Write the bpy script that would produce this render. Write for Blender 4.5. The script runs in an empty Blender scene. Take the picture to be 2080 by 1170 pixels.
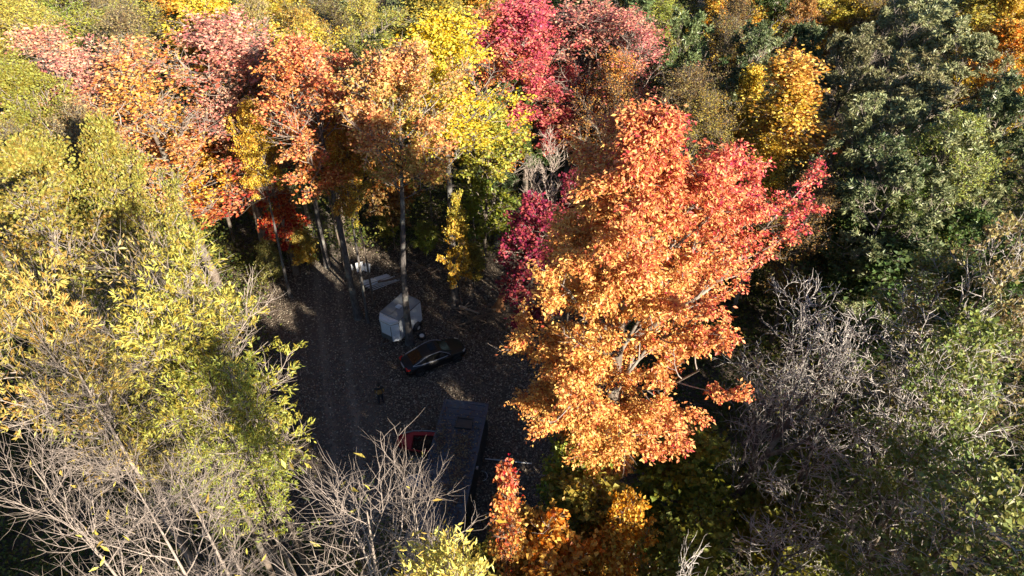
import bpy, bmesh, math, random
import numpy as np
from mathutils import Vector, Matrix, Quaternion
SC = bpy.context.scene
COL = SC.collection
R = math.radians
# ------------------------------------------------------------------ camera
CAMZ, PITCH, FPX = 35.0, 40.0, 1400.0           # metres up, degrees below the horizon, focal length for a 2080 px wide frame
cam = bpy.data.cameras.new('camera')
cam.sensor_width = 36.0; cam.lens = FPX / 2080 * 36; cam.clip_start = 0.3; cam.clip_end = 3000
camo = bpy.data.objects.new('camera', cam); COL.objects.link(camo)
camo.location = (0, 0, CAMZ); camo.rotation_euler = (R(90 - PITCH), 0, 0)
SC.camera = camo
# ------------------------------------------------------------------ light
SUN_AZ, SUN_EL = 140.0, 22.0                    # clockwise from +Y (the way the camera faces), degrees
SUN_STRENGTH, SKY_STRENGTH, EXPOSURE = 5.0, 0.043, 1.75
world = bpy.data.worlds.new('World'); SC.world = world; world.use_nodes = True
wn = world.node_tree; bg = wn.nodes['Background']
sky = wn.nodes.new('ShaderNodeTexSky'); sky.sky_type = 'NISHITA'; sky.sun_disc = False
sky.sun_elevation = R(SUN_EL); sky.sun_rotation = R(SUN_AZ); sky.altitude = 200; sky.ozone_density = 4.0; sky.dust_density = .6
wn.links.new(sky.outputs[0], bg.inputs[0]); bg.inputs[1].default_value = SKY_STRENGTH
sd = Vector((math.sin(R(SUN_AZ)) * math.cos(R(SUN_EL)), math.cos(R(SUN_AZ)) * math.cos(R(SUN_EL)), math.sin(R(SUN_EL))))
sl = bpy.data.lights.new('sun', 'SUN'); sl.energy = SUN_STRENGTH; sl.angle = R(0.53); sl.color = (1.0, 0.86, 0.68)
slo = bpy.data.objects.new('sun', sl); COL.objects.link(slo); slo.rotation_euler = (-sd).to_track_quat('-Z', 'Y').to_euler()
slo.location = sd * 120
SC.view_settings.view_transform = 'Standard'; SC.view_settings.look = 'None'
SC.view_settings.exposure = EXPOSURE; SC.view_settings.gamma = 1; SC.view_settings.use_curve_mapping = False
SC.cycles.max_bounces = 6; SC.cycles.diffuse_bounces = 3; SC.cycles.glossy_bounces = 2
SC.cycles.transmission_bounces = 4; SC.cycles.caustics_reflective = False; SC.cycles.caustics_refractive = False
SC.cycles.use_denoising = True

# ------------------------------------------------------------------ helpers
def at(u, v, z=0.0):
    """the point of height z seen at pixel (u, v) of the 2080 x 1170 frame"""
    d = Vector(((u - 1040) / FPX, (585 - v) / FPX, -1.0))
    d.rotate(Matrix.Rotation(R(90 - PITCH), 3, 'X'))
    return Vector((0, 0, CAMZ)) + d * ((z - CAMZ) / d.z)

def tag(o, label=None, cat=None, group=None, kind=None):
    if label: o['label'] = label
    if cat: o['category'] = cat
    if group: o['group'] = group
    if kind: o['kind'] = kind
    return o

def empty(name, loc, rz=0.0):
    o = bpy.data.objects.new(name, None); COL.objects.link(o)
    o.location = loc; o.rotation_euler = (0, 0, rz); o.empty_display_size = 0.3
    return o

def link(name, me, parent=None, mats=()):
    o = bpy.data.objects.new(name, me); COL.objects.link(o)
    for m in mats: me.materials.append(m)
    if parent: o.parent = parent
    return o

class NT:
    """a small wrapper for building node materials"""
    def __init__(s, name):
        s.m = bpy.data.materials.new(name); s.m.use_nodes = True
        s.t = s.m.node_tree; s.b = s.t.nodes['Principled BSDF']; s.out = s.t.nodes['Material Output']
    def n(s, kind, **kw):
        x = s.t.nodes.new(kind)
        for k, v in kw.items():
            if k.startswith('i_'):
                key = k[2:]; key = int(key) if key.isdigit() else key
                x.inputs[key].default_value = v
            else: setattr(x, k, v)
        return x
    def l(s, a, b): s.t.links.new(a, b)
    def mix(s, f, a, b, mode='MIX'):
        x = s.n('ShaderNodeMix', data_type='RGBA', blend_type=mode)
        for i, v in ((0, f), (6, a), (7, b)):
            if isinstance(v, (int, float)): x.inputs[i].default_value = v
            elif isinstance(v, tuple): x.inputs[i].default_value = (*v, 1) if len(v) == 3 else v
            else: s.l(v, x.inputs[i])
        return x.outputs[2]
    def noise(s, scale, detail=4, rough=.6, vec=None):
        x = s.n('ShaderNodeTexNoise'); x.inputs['Scale'].default_value = scale
        x.inputs['Detail'].default_value = detail; x.inputs['Roughness'].default_value = rough
        if vec is not None: s.l(vec, x.inputs['Vector'])
        return x.outputs['Fac']
    def ramp(s, fac, stops):
        x = s.n('ShaderNodeValToRGB'); e = x.color_ramp.elements
        while len(e) < len(stops): e.new(0.5)
        for k, (p, c) in enumerate(stops):
            e[k].position = p; e[k].color = (*c, 1) if isinstance(c, tuple) else (c, c, c, 1)
        s.l(fac, x.inputs[0]); return x.outputs[0]
    def obj(s): return s.n('ShaderNodeTexCoord').outputs['Object']
    def bump(s, h, strength=.4, dist=.02):
        x = s.n('ShaderNodeBump'); x.inputs['Strength'].default_value = strength; x.inputs['Distance'].default_value = dist
        s.l(h, x.inputs['Height']); s.l(x.outputs[0], s.b.inputs['Normal'])

def plain(name, col, rough=.6, metal=0.0, var=.25, scale=3.0, coat=0.0, dirt=None):
    """a paint-like material with uneven tone and a little dirt"""
    q = NT(name); c = q.obj(); n1 = q.noise(scale, 6, .65, c); n2 = q.noise(scale * 9, 3, .6, c)
    lo = tuple(x * (1 - var) for x in col); hi = tuple(min(1, x * (1 + var)) for x in col)
    base = q.mix(q.ramp(n1, [(.3, 0.0), (.7, 1.0)]), lo, hi)
    if dirt: base = q.mix(q.ramp(n2, [(.52, 0.0), (.72, .6)]), base, dirt)
    q.l(base, q.b.inputs['Base Color']); q.b.inputs['Metallic'].default_value = metal
    rr = q.n('ShaderNodeMapRange'); q.l(n2, rr.inputs[0]); rr.inputs[3].default_value = max(0, rough - .1); rr.inputs[4].default_value = min(1, rough + .12)
    q.l(rr.outputs[0], q.b.inputs['Roughness']); q.b.inputs['Coat Weight'].default_value = coat
    return q.m

def leaf_material(name, transl=.3, spec=.3, rough=.45):
    q = NT(name)
    A = q.n('ShaderNodeAttribute', attribute_type='OBJECT', attribute_name='tint_a').outputs['Color']
    B = q.n('ShaderNodeAttribute', attribute_type='OBJECT', attribute_name='tint_b').outputs['Color']
    hv = q.n('ShaderNodeAttribute', attribute_type='GEOMETRY', attribute_name='hv').outputs['Fac']
    lv = q.n('ShaderNodeAttribute', attribute_type='GEOMETRY', attribute_name='lv').outputs['Fac']
    base = q.mix(hv, A, B)
    hs = q.n('ShaderNodeHueSaturation'); q.l(base, hs.inputs['Color'])
    def mr(a, b):
        x = q.n('ShaderNodeMapRange'); q.l(lv, x.inputs[0]); x.inputs[3].default_value = a; x.inputs[4].default_value = b; return x.outputs[0]
    q.l(mr(.468, .535), hs.inputs['Hue']); q.l(mr(.6, 1.35), hs.inputs['Value']); q.l(mr(1.1, .92), hs.inputs['Saturation'])
    col = hs.outputs[0]
    q.l(col, q.b.inputs['Base Color']); q.b.inputs['Roughness'].default_value = rough; q.b.inputs['Specular IOR Level'].default_value = spec
    tr = q.n('ShaderNodeBsdfTranslucent'); q.l(col, tr.inputs[0])
    mx = q.n('ShaderNodeMixShader'); mx.inputs[0].default_value = transl
    q.l(q.b.outputs[0], mx.inputs[1]); q.l(tr.outputs[0], mx.inputs[2]); q.l(mx.outputs[0], q.out.inputs[0])
    return q.m

def bark_material(name, lo, hi, lichen=None):
    q = NT(name); c = q.obj()
    mp = q.n('ShaderNodeMapping'); q.l(c, mp.inputs[0]); mp.inputs['Scale'].default_value = (6, 6, 1.2)
    f = q.noise(2.2, 6, .7, mp.outputs[0]); g = q.noise(.9, 4, .6, c)
    col = q.mix(q.ramp(f, [(.35, 0.0), (.65, 1.0)]), lo, hi)
    if lichen: col = q.mix(q.ramp(g, [(.52, 0.0), (.66, .8)]), col, lichen)
    q.l(col, q.b.inputs['Base Color']); q.b.inputs['Roughness'].default_value = .85; q.b.inputs['Specular IOR Level'].default_value = .2
    q.bump(f, .6, .03); return q.m

M_LEAF = leaf_material('autumn_leaf')
M_WAXY = leaf_material('waxy_leaf', .2, .45, .4)
M_BARK = bark_material('grey_brown_bark', (.07, .056, .045), (.2, .165, .135), (.27, .27, .235))
M_PALE = bark_material('pale_bark', (.24, .2, .165), (.46, .41, .35))
M_DARK = bark_material('dark_bark', (.05, .045, .045), (.15, .14, .135), (.24, .26, .24))
M_TWIG = bark_material('grey_twig', (.2, .17, .15), (.38, .33, .29))
M_PINKTWIG = bark_material('pale_twig', (.36, .29, .25), (.6, .52, .46))
M_BLUETWIG = bark_material('weathered_grey_twig', (.28, .26, .25), (.58, .55, .53))
M_PALETWIG = bark_material('grey_brown_twig', (.14, .118, .105), (.32, .275, .245))

# ------------------------------------------------------------------ plant growing (all branches of one level at once)
def unit(v): return v / np.maximum(np.linalg.norm(v, axis=-1, keepdims=True), 1e-9)
UP = np.array([0, 0, 1.0])
def perp(d):
    ref = np.where(np.abs(d[..., 2:3]) > .9, np.array([1.0, 0, 0]), UP)
    a = unit(np.cross(d, ref)); return a, np.cross(d, a)
def sweep(rng, P, D, L, S, wander, up):
    pts, dirs, d, p = [P], [D], D, P
    for i in range(S):
        d = unit(d + wander * rng.normal(size=d.shape) + up * UP)
        p = p + d * (L / S)[:, None]; pts.append(p); dirs.append(d)
    return np.stack(pts, 1), np.stack(dirs, 1)
def along(pts, dirs, t):
    S = pts.shape[1] - 1; f = np.clip(t, 0, .999) * S; i = f.astype(int); w = (f - i)[..., None]
    r = np.arange(len(pts))[:, None]
    return pts[r, i] * (1 - w) + pts[r, i + 1] * w, unit(dirs[r, i] * (1 - w) + dirs[r, np.minimum(i + 1, S)] * w), i, w[..., 0]
def kids(rng, pts, dirs, m, t0, t1, ang, jit, opposite=False):
    N = len(pts)
    t = t0 + (t1 - t0) * (np.arange(m) + rng.random((N, m)) * .9) / m
    if opposite: t[:, 1::2] = t[:, 0:m - m % 2:2]
    p, d, i, w = along(pts, dirs, t)
    phi = rng.random((N, 1)) * 6.283 + np.arange(m) * 2.4 + rng.normal(size=(N, m)) * .5
    if opposite: phi = rng.random((N, 1)) * 6.283 + (np.arange(m) % 2) * 3.1416 + (np.arange(m) // 2) * 1.571 + rng.normal(size=(N, m)) * .3
    a = np.clip((ang(t) if callable(ang) else ang) + rng.normal(size=(N, m)) * jit, .12, 1.9)
    U, V = perp(d)
    D = unit(np.cos(a)[..., None] * d + np.sin(a)[..., None] * (np.cos(phi)[..., None] * U + np.sin(phi)[..., None] * V))
    return p.reshape(-1, 3), D.reshape(-1, 3), t.reshape(-1), np.repeat(np.arange(N), m)

class Geo:
    """collects vertices and faces as arrays, then makes one mesh"""
    def __init__(s): s.v, s.f3, s.f4, s.m3, s.m4, s.a, s.n = [], [], [], [], [], {}, 0
    def tubes(s, pts, rad, k, mat=0):
        N, S1 = pts.shape[:2]
        d = np.empty_like(pts); d[:, 1:-1] = pts[:, 2:] - pts[:, :-2]; d[:, 0] = pts[:, 1] - pts[:, 0]; d[:, -1] = pts[:, -1] - pts[:, -2]
        d = unit(d); m = unit(d.mean(1)); ref = np.where(np.abs(m[:, 2:3]) > .8, np.array([1.0, 0, 0]), UP)[:, None, :]
        U = unit(np.cross(d, ref)); V = np.cross(d, U)
        th = np.arange(k) * 6.28318 / k
        ring = pts[:, :, None, :] + rad[:, :, None, None] * (np.cos(th)[:, None] * U[:, :, None, :] + np.sin(th)[:, None] * V[:, :, None, :])
        idx = s.n + np.arange(N * S1 * k).reshape(N, S1, k)
        nx = np.roll(idx, -1, 2)
        s.v.append(ring.reshape(-1, 3)); s.n += N * S1 * k
        f = np.stack([idx[:, :-1], nx[:, :-1], nx[:, 1:], idx[:, 1:]], -1).reshape(-1, 4)
        s.f4.append(f); s.m4.append(np.full(len(f), mat)); s.att('lv', np.full(N * S1 * k, .5)); s.att('hv', np.full(N * S1 * k, .5))
    def att(s, k, a): s.a.setdefault(k, []).append(a.astype(np.float32))
    def leaves(s, rng, P, A, Nn, length, width, hv, mat=0, fold=.25, lobed=False):
        """two-facet leaves, folded along the midrib; lobed ones have a five-pointed outline"""
        n = len(P); A = unit(A); Nn = unit(Nn - (Nn * A).sum(1, keepdims=True) * A); B = np.cross(Nn, A)
        l = length[:, None]; w = width[:, None]
        lift = Nn * (w * fold)
        if lobed:
            vs = np.stack([P, P + A * l * .12 + B * w * .42 + lift * .8, P + A * l * .52 + B * w * .5 + lift, P + A * l * .55 + B * w * .22 + lift * .3, P + A * l - lift * .4,
                           P + A * l * .55 - B * w * .22 + lift * .3, P + A * l * .52 - B * w * .5 + lift, P + A * l * .12 - B * w * .42 + lift * .8], 1)
            k = 8; tri = [(0, 1, 3), (1, 2, 3), (0, 3, 4), (0, 4, 5), (0, 5, 7), (5, 6, 7)]
        else:
            vs = np.stack([P, P + A * l * .42 + B * w * .5 + lift, P + A * l - lift * .5, P + A * l * .42 - B * w * .5 + lift], 1)
            k = 4; tri = [(0, 1, 2), (0, 2, 3)]
        idx = s.n + np.arange(n)[:, None, None] * k + np.array(tri)[None]
        s.v.append(vs.reshape(-1, 3)); s.n += n * k
        s.f3.append(idx.reshape(-1, 3)); s.m3.append(np.full(n * len(tri), mat))
        s.att('lv', np.repeat(rng.random(n), k)); s.att('hv', np.repeat(np.clip(hv, 0, 1), k))
    def scale(s, f): s.v = [x * f for x in s.v]
    def mesh(s, name, smooth=False):
        V = np.concatenate(s.v).astype(np.float32)
        T = np.concatenate(s.f3) if s.f3 else np.zeros((0, 3), int); Q = np.concatenate(s.f4) if s.f4 else np.zeros((0, 4), int)
        me = bpy.data.meshes.new(name); me.vertices.add(len(V)); me.vertices.foreach_set('co', V.ravel())
        me.loops.add(T.size + Q.size); me.loops.foreach_set('vertex_index', np.concatenate([Q.ravel(), T.ravel()]).astype(np.int32))
        nq, nt = len(Q), len(T); me.polygons.add(nq + nt)
        st = np.concatenate([np.arange(nq) * 4, nq * 4 + np.arange(nt) * 3]).astype(np.int32)
        me.polygons.foreach_set('loop_start', st)
        mi = np.concatenate(s.m4 + s.m3).astype(np.int32); me.polygons.foreach_set('material_index', mi)
        sm = np.zeros(nq + nt, bool); sm[:nq] = True; me.polygons.foreach_set('use_smooth', sm)
        for k, a in s.a.items():
            at_ = me.attributes.new(k, 'FLOAT', 'POINT'); at_.data.foreach_set('value', np.concatenate(a))
        me.update(calc_edges=True); return me

def taper(rad0, S, p=1.0, tip=.25):
    t = np.linspace(0, 1, S + 1)[None]; return rad0[:, None] * (tip + (1 - tip) * (1 - t) ** p)

def grow_tree(seed, H, Rr, r0, cb=.35, prof=((0, .6), (.3, 1), (.65, .8), (1, .25)), n1=26, a_lo=1.2, a_hi=.55, up1=.06, w1=.08,
              m2=7, l2=.5, up2=.05, w2=.12, a2=.75, m3=5, l3=.7, up3=.03, w3=.14, a3=.7, opposite=False, nleaf=9, leaf=.16, wid=.75, droop=.35, nup=.7,
              tuft=False, lobed=False, bark=None, twig=None, lmat=None, thick3=.011, lean=(0, 0), hvf=None, bare_in=.0, wtrunk=.013, s1=7, s2=5, s3=4,
              fork=False, m4=0, skip=0.0, spread=.12, clump=0.0, asym=(0, 0), lvar=(.62, 1.22), axd=.55, lt0=.15, bare_below=0.0, t3lo=.25, r1f=.012, r2b=.009):
    """returns (trunk mesh, crown mesh, height, radius): trunk and limbs in one, twigs and leaves in the other"""
    rng = np.random.default_rng(seed)
    wood, crown = Geo(), Geo()
    S0 = 14
    d0 = unit(np.array([[lean[0], lean[1], 1.0]]))
    tp, td = sweep(rng, np.zeros((1, 3)) - np.array([[0, 0, .25]]), d0, np.array([H * .96]), S0, wtrunk, .02)
    tr = taper(np.array([r0]), S0, .85, .07)
    tr[0, 0] *= 1.5; tr[0, 1] *= 1.05
    wood.tubes(tp, tr, 10)
    f0 = lambda t: (t - cb) / (1 - cb)
    P, D, t, par = kids(rng, tp, td, n1, cb, .985, lambda t: a_lo + (a_hi - a_lo) * f0(t), .12)
    px, py = zip(*prof)
    L1 = Rr * np.interp(f0(t), px, py) * rng.uniform(*lvar, len(t)) * (1 + asym[0] * (unit(D * np.array([1, 1, 0])) @ np.array([math.cos(asym[1]), math.sin(asym[1]), 0])))
    p1, d1 = sweep(rng, P, D, L1, s1, w1, up1)
    rr = np.interp(t, np.linspace(0, 1, S0 + 1), tr[0]) * .55
    r1 = np.minimum(np.maximum(r1f * L1 + .012, .014), rr)
    wood.tubes(p1, taper(r1, s1, .9, .3), 6)
    tone1 = rng.random(len(t)); keep1 = rng.random(len(t)) > skip
    P, D, t2, par2 = kids(rng, p1, d1, m2, .22, 1.0, a2, .18, opposite)
    L2 = L1[par2] * l2 * (1.15 - .6 * t2) * rng.uniform(.65, 1.25, len(t2)) + .25
    p2, d2 = sweep(rng, P, D, L2, s2, w2, up2)
    r2 = np.minimum(.008 * L2 + r2b, r1[par2] * .7)
    crown.tubes(p2, taper(r2, s2, 1, .35), 5)
    P, D, t3, par3 = kids(rng, p2, d2, m3, t3lo, 1.0, a3, .2, opposite)
    L3 = l3 * rng.uniform(.6, 1.3, len(t3)) * (1.1 - .4 * t3)
    p3, d3 = sweep(rng, P, D, L3, s3, w3, up3)
    crown.tubes(p3, taper(np.full(len(t3), thick3 * 1.1), s3, 1, .18), 3)
    tw, twd, root = p3, d3, par2[par3]
    if m4:
        P, D, t4, par4 = kids(rng, p3, d3, m4, .3, 1.0, .65, .2, opposite)
        L4 = l3 * .45 * rng.uniform(.5, 1.3, len(t4))
        p4, d4 = sweep(rng, P, D, L4, 3, w3, up3)
        crown.tubes(p4, taper(np.full(len(t4), thick3 * .7), 3, 1, .5), 3)
        if nleaf: tw, twd, root = p4, d4, root[par4]
    if nleaf:
        n = len(tw); sel = keep1[root] & (rng.random(n) > bare_in)
        if clump:
            c2 = rng.random(len(p2)); c2k = c2 > clump
            q = par3 if not m4 else par3[par4]
            sel &= c2k[q]
        if bare_below: sel &= tw[:, -1, 2] / H > bare_below + rng.normal(size=n) * .05
        tw, twd, root = tw[sel], twd[sel], root[sel]; n = len(tw)
        if n:
            tt = rng.uniform(.75 if tuft else lt0, 1.0, (n, nleaf)); p, d, _, _ = along(tw, twd, tt)
            p = p.reshape(-1, 3); d = d.reshape(-1, 3); k = len(p)
            jit = rng.normal(size=(k, 3)) * (spread * .4 if tuft else spread) * np.array([1, 1, .7])
            ax = d * axd + rng.normal(size=(k, 3)) * (.75 if tuft else .6) - UP * droop
            nn = rng.normal(size=(k, 3)) * .8 + UP * nup
            sz = leaf * rng.uniform(.65, 1.3, k)
            pos = p + jit
            hv = hvf(pos, rng, tone1[np.repeat(root, nleaf)]) if hvf else .6 * tone1[np.repeat(root, nleaf)] + 1.2 * (pos[:, 2] / H - .62) + rng.normal(size=k) * .2 + .05
            crown.leaves(rng, pos, ax, nn, sz, sz * wid * rng.uniform(.8, 1.15, k), hv, 1, .22, lobed)
    top = max(x[:, 2].max() for x in crown.v); f = H / top
    wood.scale(f); crown.scale(f)
    tm = wood.mesh('trunk'); cm = crown.mesh('crown')
    tm.materials.append(bark or M_BARK); cm.materials.append(twig or M_TWIG); cm.materials.append(lmat or M_LEAF)
    allp = np.concatenate(crown.v); rad = np.percentile(np.hypot(allp[:, 0], allp[:, 1]), 94)
    return tm, cm, H, rad
# ------------------------------------------------------------------ ground
CLEAR = [at(u, v) for u, v in ((520, 640), (545, 560), (640, 530), (760, 500), (900, 545), (1010, 610), (1085, 700), (1120, 800), (1190, 900), (1200, 1010), (1110, 1090), (900, 1130), (760, 1000), (640, 940), (575, 860), (540, 760))]
CPX = np.array([c.x for c in CLEAR]); CPY = np.array([c.y for c in CLEAR])
def in_clearing(x, y):
    inside = np.zeros(np.shape(x), bool); j = len(CPX) - 1
    for i in range(len(CPX)):
        c = (CPY[i] > y) != (CPY[j] > y)
        inside ^= c & (x < (CPX[j] - CPX[i]) * (y - CPY[i]) / (CPY[j] - CPY[i] + 1e-12) + CPX[i]); j = i
    return inside

def ground_material():
    q = NT('leaf_strewn_soil'); c = q.obj()
    big = q.noise(.16, 4, .6, c); mid = q.noise(1.3, 5, .65, c); fine = q.noise(14, 3, .7, c)
    vor = q.n('ShaderNodeTexVoronoi'); vor.inputs['Scale'].default_value = 7.5; q.l(c, vor.inputs['Vector'])
    leafc = q.ramp(q.n('ShaderNodeSeparateColor').outputs[0], [(0, 0), (1, 1)])
    sep = q.n('ShaderNodeSeparateColor'); q.l(vor.outputs['Color'], sep.inputs[0])
    leafcol = q.ramp(sep.outputs[0], [(0, (.055, .043, .034)), (.35, (.105, .078, .054)), (.7, (.17, .13, .095)), (1, (.29, .235, .18))])
    soil = q.mix(q.ramp(mid, [(.35, 0.0), (.65, 1.0)]), (.055, .05, .044), (.105, .095, .083))
    litter = q.mix(q.ramp(fine, [(.42, 0.0), (.58, 1.0)]), soil, leafcol)
    # the worn track that bends past the trees is barer, paler and greyer
    sx = q.n('ShaderNodeSeparateXYZ'); q.l(c, sx.inputs[0])
    def math_(op, a, b):
        x = q.n('ShaderNodeMath', operation=op)
        for i, v in ((0, a), (1, b)):
            if isinstance(v, (int, float)): x.inputs[i].default_value = v
            else: q.l(v, x.inputs[i])
        return x.outputs[0]
    dx = math_('ADD', sx.outputs[0], math_('MULTIPLY', math_('SUBTRACT', sx.outputs[1], 34.0), .28))
    off = math_('ABSOLUTE', math_('ADD', dx, 12.2), 0)
    off = math_('ADD', off, math_('MULTIPLY', math_('SUBTRACT', big, .5), 5.0))
    mr = q.n('ShaderNodeMapRange', interpolation_type='SMOOTHSTEP'); q.l(off, mr.inputs[0]); mr.inputs[1].default_value = 1.0; mr.inputs[2].default_value = 4.0; mr.inputs[3].default_value = .5; mr.inputs[4].default_value = 0
    track = q.mix(q.ramp(fine, [(.4, 0.0), (.62, 1.0)]), (.11, .1, .087), (.21, .19, .165))
    col = q.mix(mr.outputs[0], litter, track)
    rut = math_('ABSOLUTE', math_('SUBTRACT', math_('ABSOLUTE', math_('ADD', dx, 12.4), 0), .8), 0)
    mq = q.n('ShaderNodeMapRange', interpolation_type='SMOOTHSTEP'); q.l(math_('ADD', rut, math_('MULTIPLY', math_('SUBTRACT', mid, .5), .5)), mq.inputs[0]); mq.inputs[1].default_value = .1; mq.inputs[2].default_value = .42; mq.inputs[3].default_value = .55; mq.inputs[4].default_value = 0
    col = q.mix(mq.outputs[0], col, (.24, .215, .18))
    q.l(col, q.b.inputs['Base Color']); q.b.inputs['Roughness'].default_value = .95; q.b.inputs['Specular IOR Level'].default_value = .15
    q.bump(fine, .7, .05); return q.m
def build_ground():
    # fine grid near, reaching far out
    xs = np.concatenate([[-1500, -600, -250, -120], np.linspace(-75, 75, 101), [120, 250, 600, 1500]])
    ys = np.concatenate([[-1500, -500, -150, -60], np.linspace(-30, 90, 81), [130, 260, 600, 1500]])
    X, Y = np.meshgrid(xs, ys); rng = np.random.default_rng(3)
    Z = .18 * np.sin(X * .31 + 1) * np.sin(Y * .27) + .1 * np.sin(X * .83) * np.cos(Y * .71 + 2)
    cx, cy = CPX.mean(), CPY.mean(); dd = np.hypot((X - cx) / 15, (Y - cy) / 15)
    Z *= np.clip(dd - .75, 0, 1); Z[np.abs(X) > 100] = -.2
    n, m = X.shape; me = bpy.data.meshes.new('ground'); idx = np.arange(n * m).reshape(n, m)
    f = np.stack([idx[:-1, :-1], idx[:-1, 1:], idx[1:, 1:], idx[1:, :-1]], -1).reshape(-1, 4)
    me.from_pydata(np.stack([X, Y, Z], -1).reshape(-1, 3).tolist(), [], f.tolist())
    me.polygons.foreach_set('use_smooth', np.ones(len(f), bool))
    tag(link('ground', me, None, [ground_material()]), kind='structure')
build_ground()

def scatter_leaves():
    rng = np.random.default_rng(11); N = 180000
    x = rng.uniform(-24, 12, N); y = rng.uniform(14, 56, N)
    drift = .5 + .25 * np.sin(x * .9 + 1.3 * np.sin(y * .5)) + .25 * np.sin(y * 1.1 + x * .4 + 2)
    keep = ((rng.random(N) < .5) | in_clearing(x, y)) & (rng.random(N) < .35 + .65 * drift)
    tr = np.abs(x + (y - 34) * .28 + 12.2) < 2.2
    keep &= ~(tr & (rng.random(N) < .4))
    x, y = x[keep], y[keep]; n = len(x); g = Geo()
    P = np.stack([x, y, rng.uniform(.01, .05, n)], 1); a = rng.random(n) * 6.283
    A = np.stack([np.cos(a), np.sin(a), rng.normal(size=n) * .25], 1); Nn = np.stack([rng.normal(size=n) * .3, rng.normal(size=n) * .3, np.ones(n)], 1)
    g.leaves(rng, P, A, Nn, rng.uniform(.08, .2, n), rng.uniform(.06, .13, n), rng.random(n) ** 1.7, 0, .2)
    o = link('fallen_leaves', g.mesh('fallen_leaves'), None, [M_LEAF])
    o['tint_a'] = [.12, .094, .072]; o['tint_b'] = [.56, .48, .39]
    tag(o, 'brown and tan fallen leaves strewn over the clearing floor', 'leaves', kind='stuff')
scatter_leaves()

def scatter_undergrowth():
    """low leafy growth on the shaded forest floor, away from the clearing"""
    rng = np.random.default_rng(12); C = 11000
    cx = rng.uniform(-52, 56, C); cy = rng.uniform(6, 70, C)
    k = ~in_clearing(cx, cy) & ~((np.abs(cx + 3) < 9) & (cy > 20) & (cy < 46)); cx, cy = cx[k], cy[k]
    m = 26; n = len(cx) * m
    x = np.repeat(cx, m) + rng.normal(size=n) * .55; y = np.repeat(cy, m) + rng.normal(size=n) * .55
    h = np.repeat(rng.uniform(.5, 2.4, len(cx)), m) * rng.random(n) ** .7
    g = Geo(); A = rng.normal(size=(n, 3)) * np.array([1, 1, .4]); Nn = rng.normal(size=(n, 3)) * .5 + UP
    hv = np.repeat(rng.random(len(cx)), m) * .8 + rng.normal(size=n) * .12
    g.leaves(rng, np.stack([x, y, h], 1), A, Nn, rng.uniform(.14, .3, n), rng.uniform(.1, .22, n), hv, 0)
    o = link('undergrowth', g.mesh('undergrowth'), None, [M_LEAF])
    o['tint_a'] = [.05, .09, .022]; o['tint_b'] = [.22, .2, .04]
    tag(o, 'low green and yellowish undergrowth on the shaded forest floor', 'undergrowth', kind='stuff')
scatter_undergrowth()

# ------------------------------------------------------------------ kinds of tree (each grown once or a few times, then shared)
def hero_tone(p, rng, tone):
    z = np.clip((p[:, 2] - 9) / 17, 0, 1); out = np.hypot(p[:, 0], p[:, 1]) / 5
    return .02 + .5 * np.clip(p[:, 0] / 5, -.4, 1) + 1.35 * np.clip(z - .57, 0, 1) + .3 * tone * out + .22 * out - .12 + rng.normal(size=len(p)) * .2
ROUND = ((0, .55), (.25, .95), (.5, 1), (.8, .65), (1, .25))
SPIRE = ((0, .7), (.3, 1), (.6, .75), (.85, .4), (1, .12))
KINDS = {}
def kind(name, n, **kw):
    KINDS[name] = [(lambda s=s, kw=kw: grow_tree(seed=s, **kw)) for s in range(hash_(name), hash_(name) + n)]
def hash_(s): return sum((i + 1) * ord(c) for i, c in enumerate(s))
def variants(name):
    v = KINDS[name]
    for i, x in enumerate(v):
        if callable(x): v[i] = x()
    return v
# leafy, upward-plumed autumn maples at the edge of the clearing and behind it
kind('maple', 4, t3lo=.4, H=20, Rr=3.7, r0=.2, cb=.38, prof=ROUND, n1=26, a_lo=1.15, a_hi=.4, up1=.13, m2=8, m3=6, up2=.14, nleaf=22, leaf=.145, wid=.8, l3=.75, clump=.12)
kind('edge_maple', 3, bark=M_DARK, t3lo=.4, H=20, Rr=3.7, r0=.2, cb=.6, prof=((0, .6), (.25, 1), (.5, .95), (.8, .6), (1, .25)), n1=26, a_lo=1.15, a_hi=.4, up1=.14, m2=8, m3=6, up2=.18, nleaf=19, leaf=.14, wid=.8, l3=.8, clump=.2, skip=.04, bare_in=.08)
kind('slender_maple', 2, t3lo=.4, H=16, Rr=1.6, r0=.11, cb=.62, prof=ROUND, n1=20, a_lo=1.1, a_hi=.5, m2=6, m3=5, nleaf=10, leaf=.14, wid=.8, l3=.55, clump=.25, wtrunk=.02)
kind('loose_maple', 3, t3lo=.4, H=20, Rr=3.8, r0=.19, cb=.36, prof=ROUND, n1=24, a_lo=1.0, a_hi=.35, up1=.14, m2=8, m3=6, up2=.18, nleaf=11, leaf=.135, wid=.75, l3=.85, clump=.2, skip=.08, bare_in=.15, twig=M_TWIG)
kind('twiggy', 4, H=20, Rr=3.9, r0=.18, cb=.34, prof=ROUND, n1=26, a_lo=1.0, a_hi=.35, up1=.14, m2=8, m3=7, up2=.16, nleaf=9, leaf=.11, wid=.65, l3=1.0, up3=.1, bare_in=.15, thick3=.014, twig=M_BARK)
kind('oak', 4, H=19, Rr=4.2, r0=.28, cb=.34, prof=((0, .7), (.3, 1), (.65, .85), (1, .45)), n1=26, a_lo=1.3, a_hi=.6, up1=.08, m2=8, m3=7, t3lo=.55, up2=.14, nleaf=22, leaf=.29, wid=.34, l3=.5, tuft=True, droop=.1, nup=.6, spread=.16, clump=.3, skip=.06, lmat=M_WAXY, bark=M_DARK)
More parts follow.
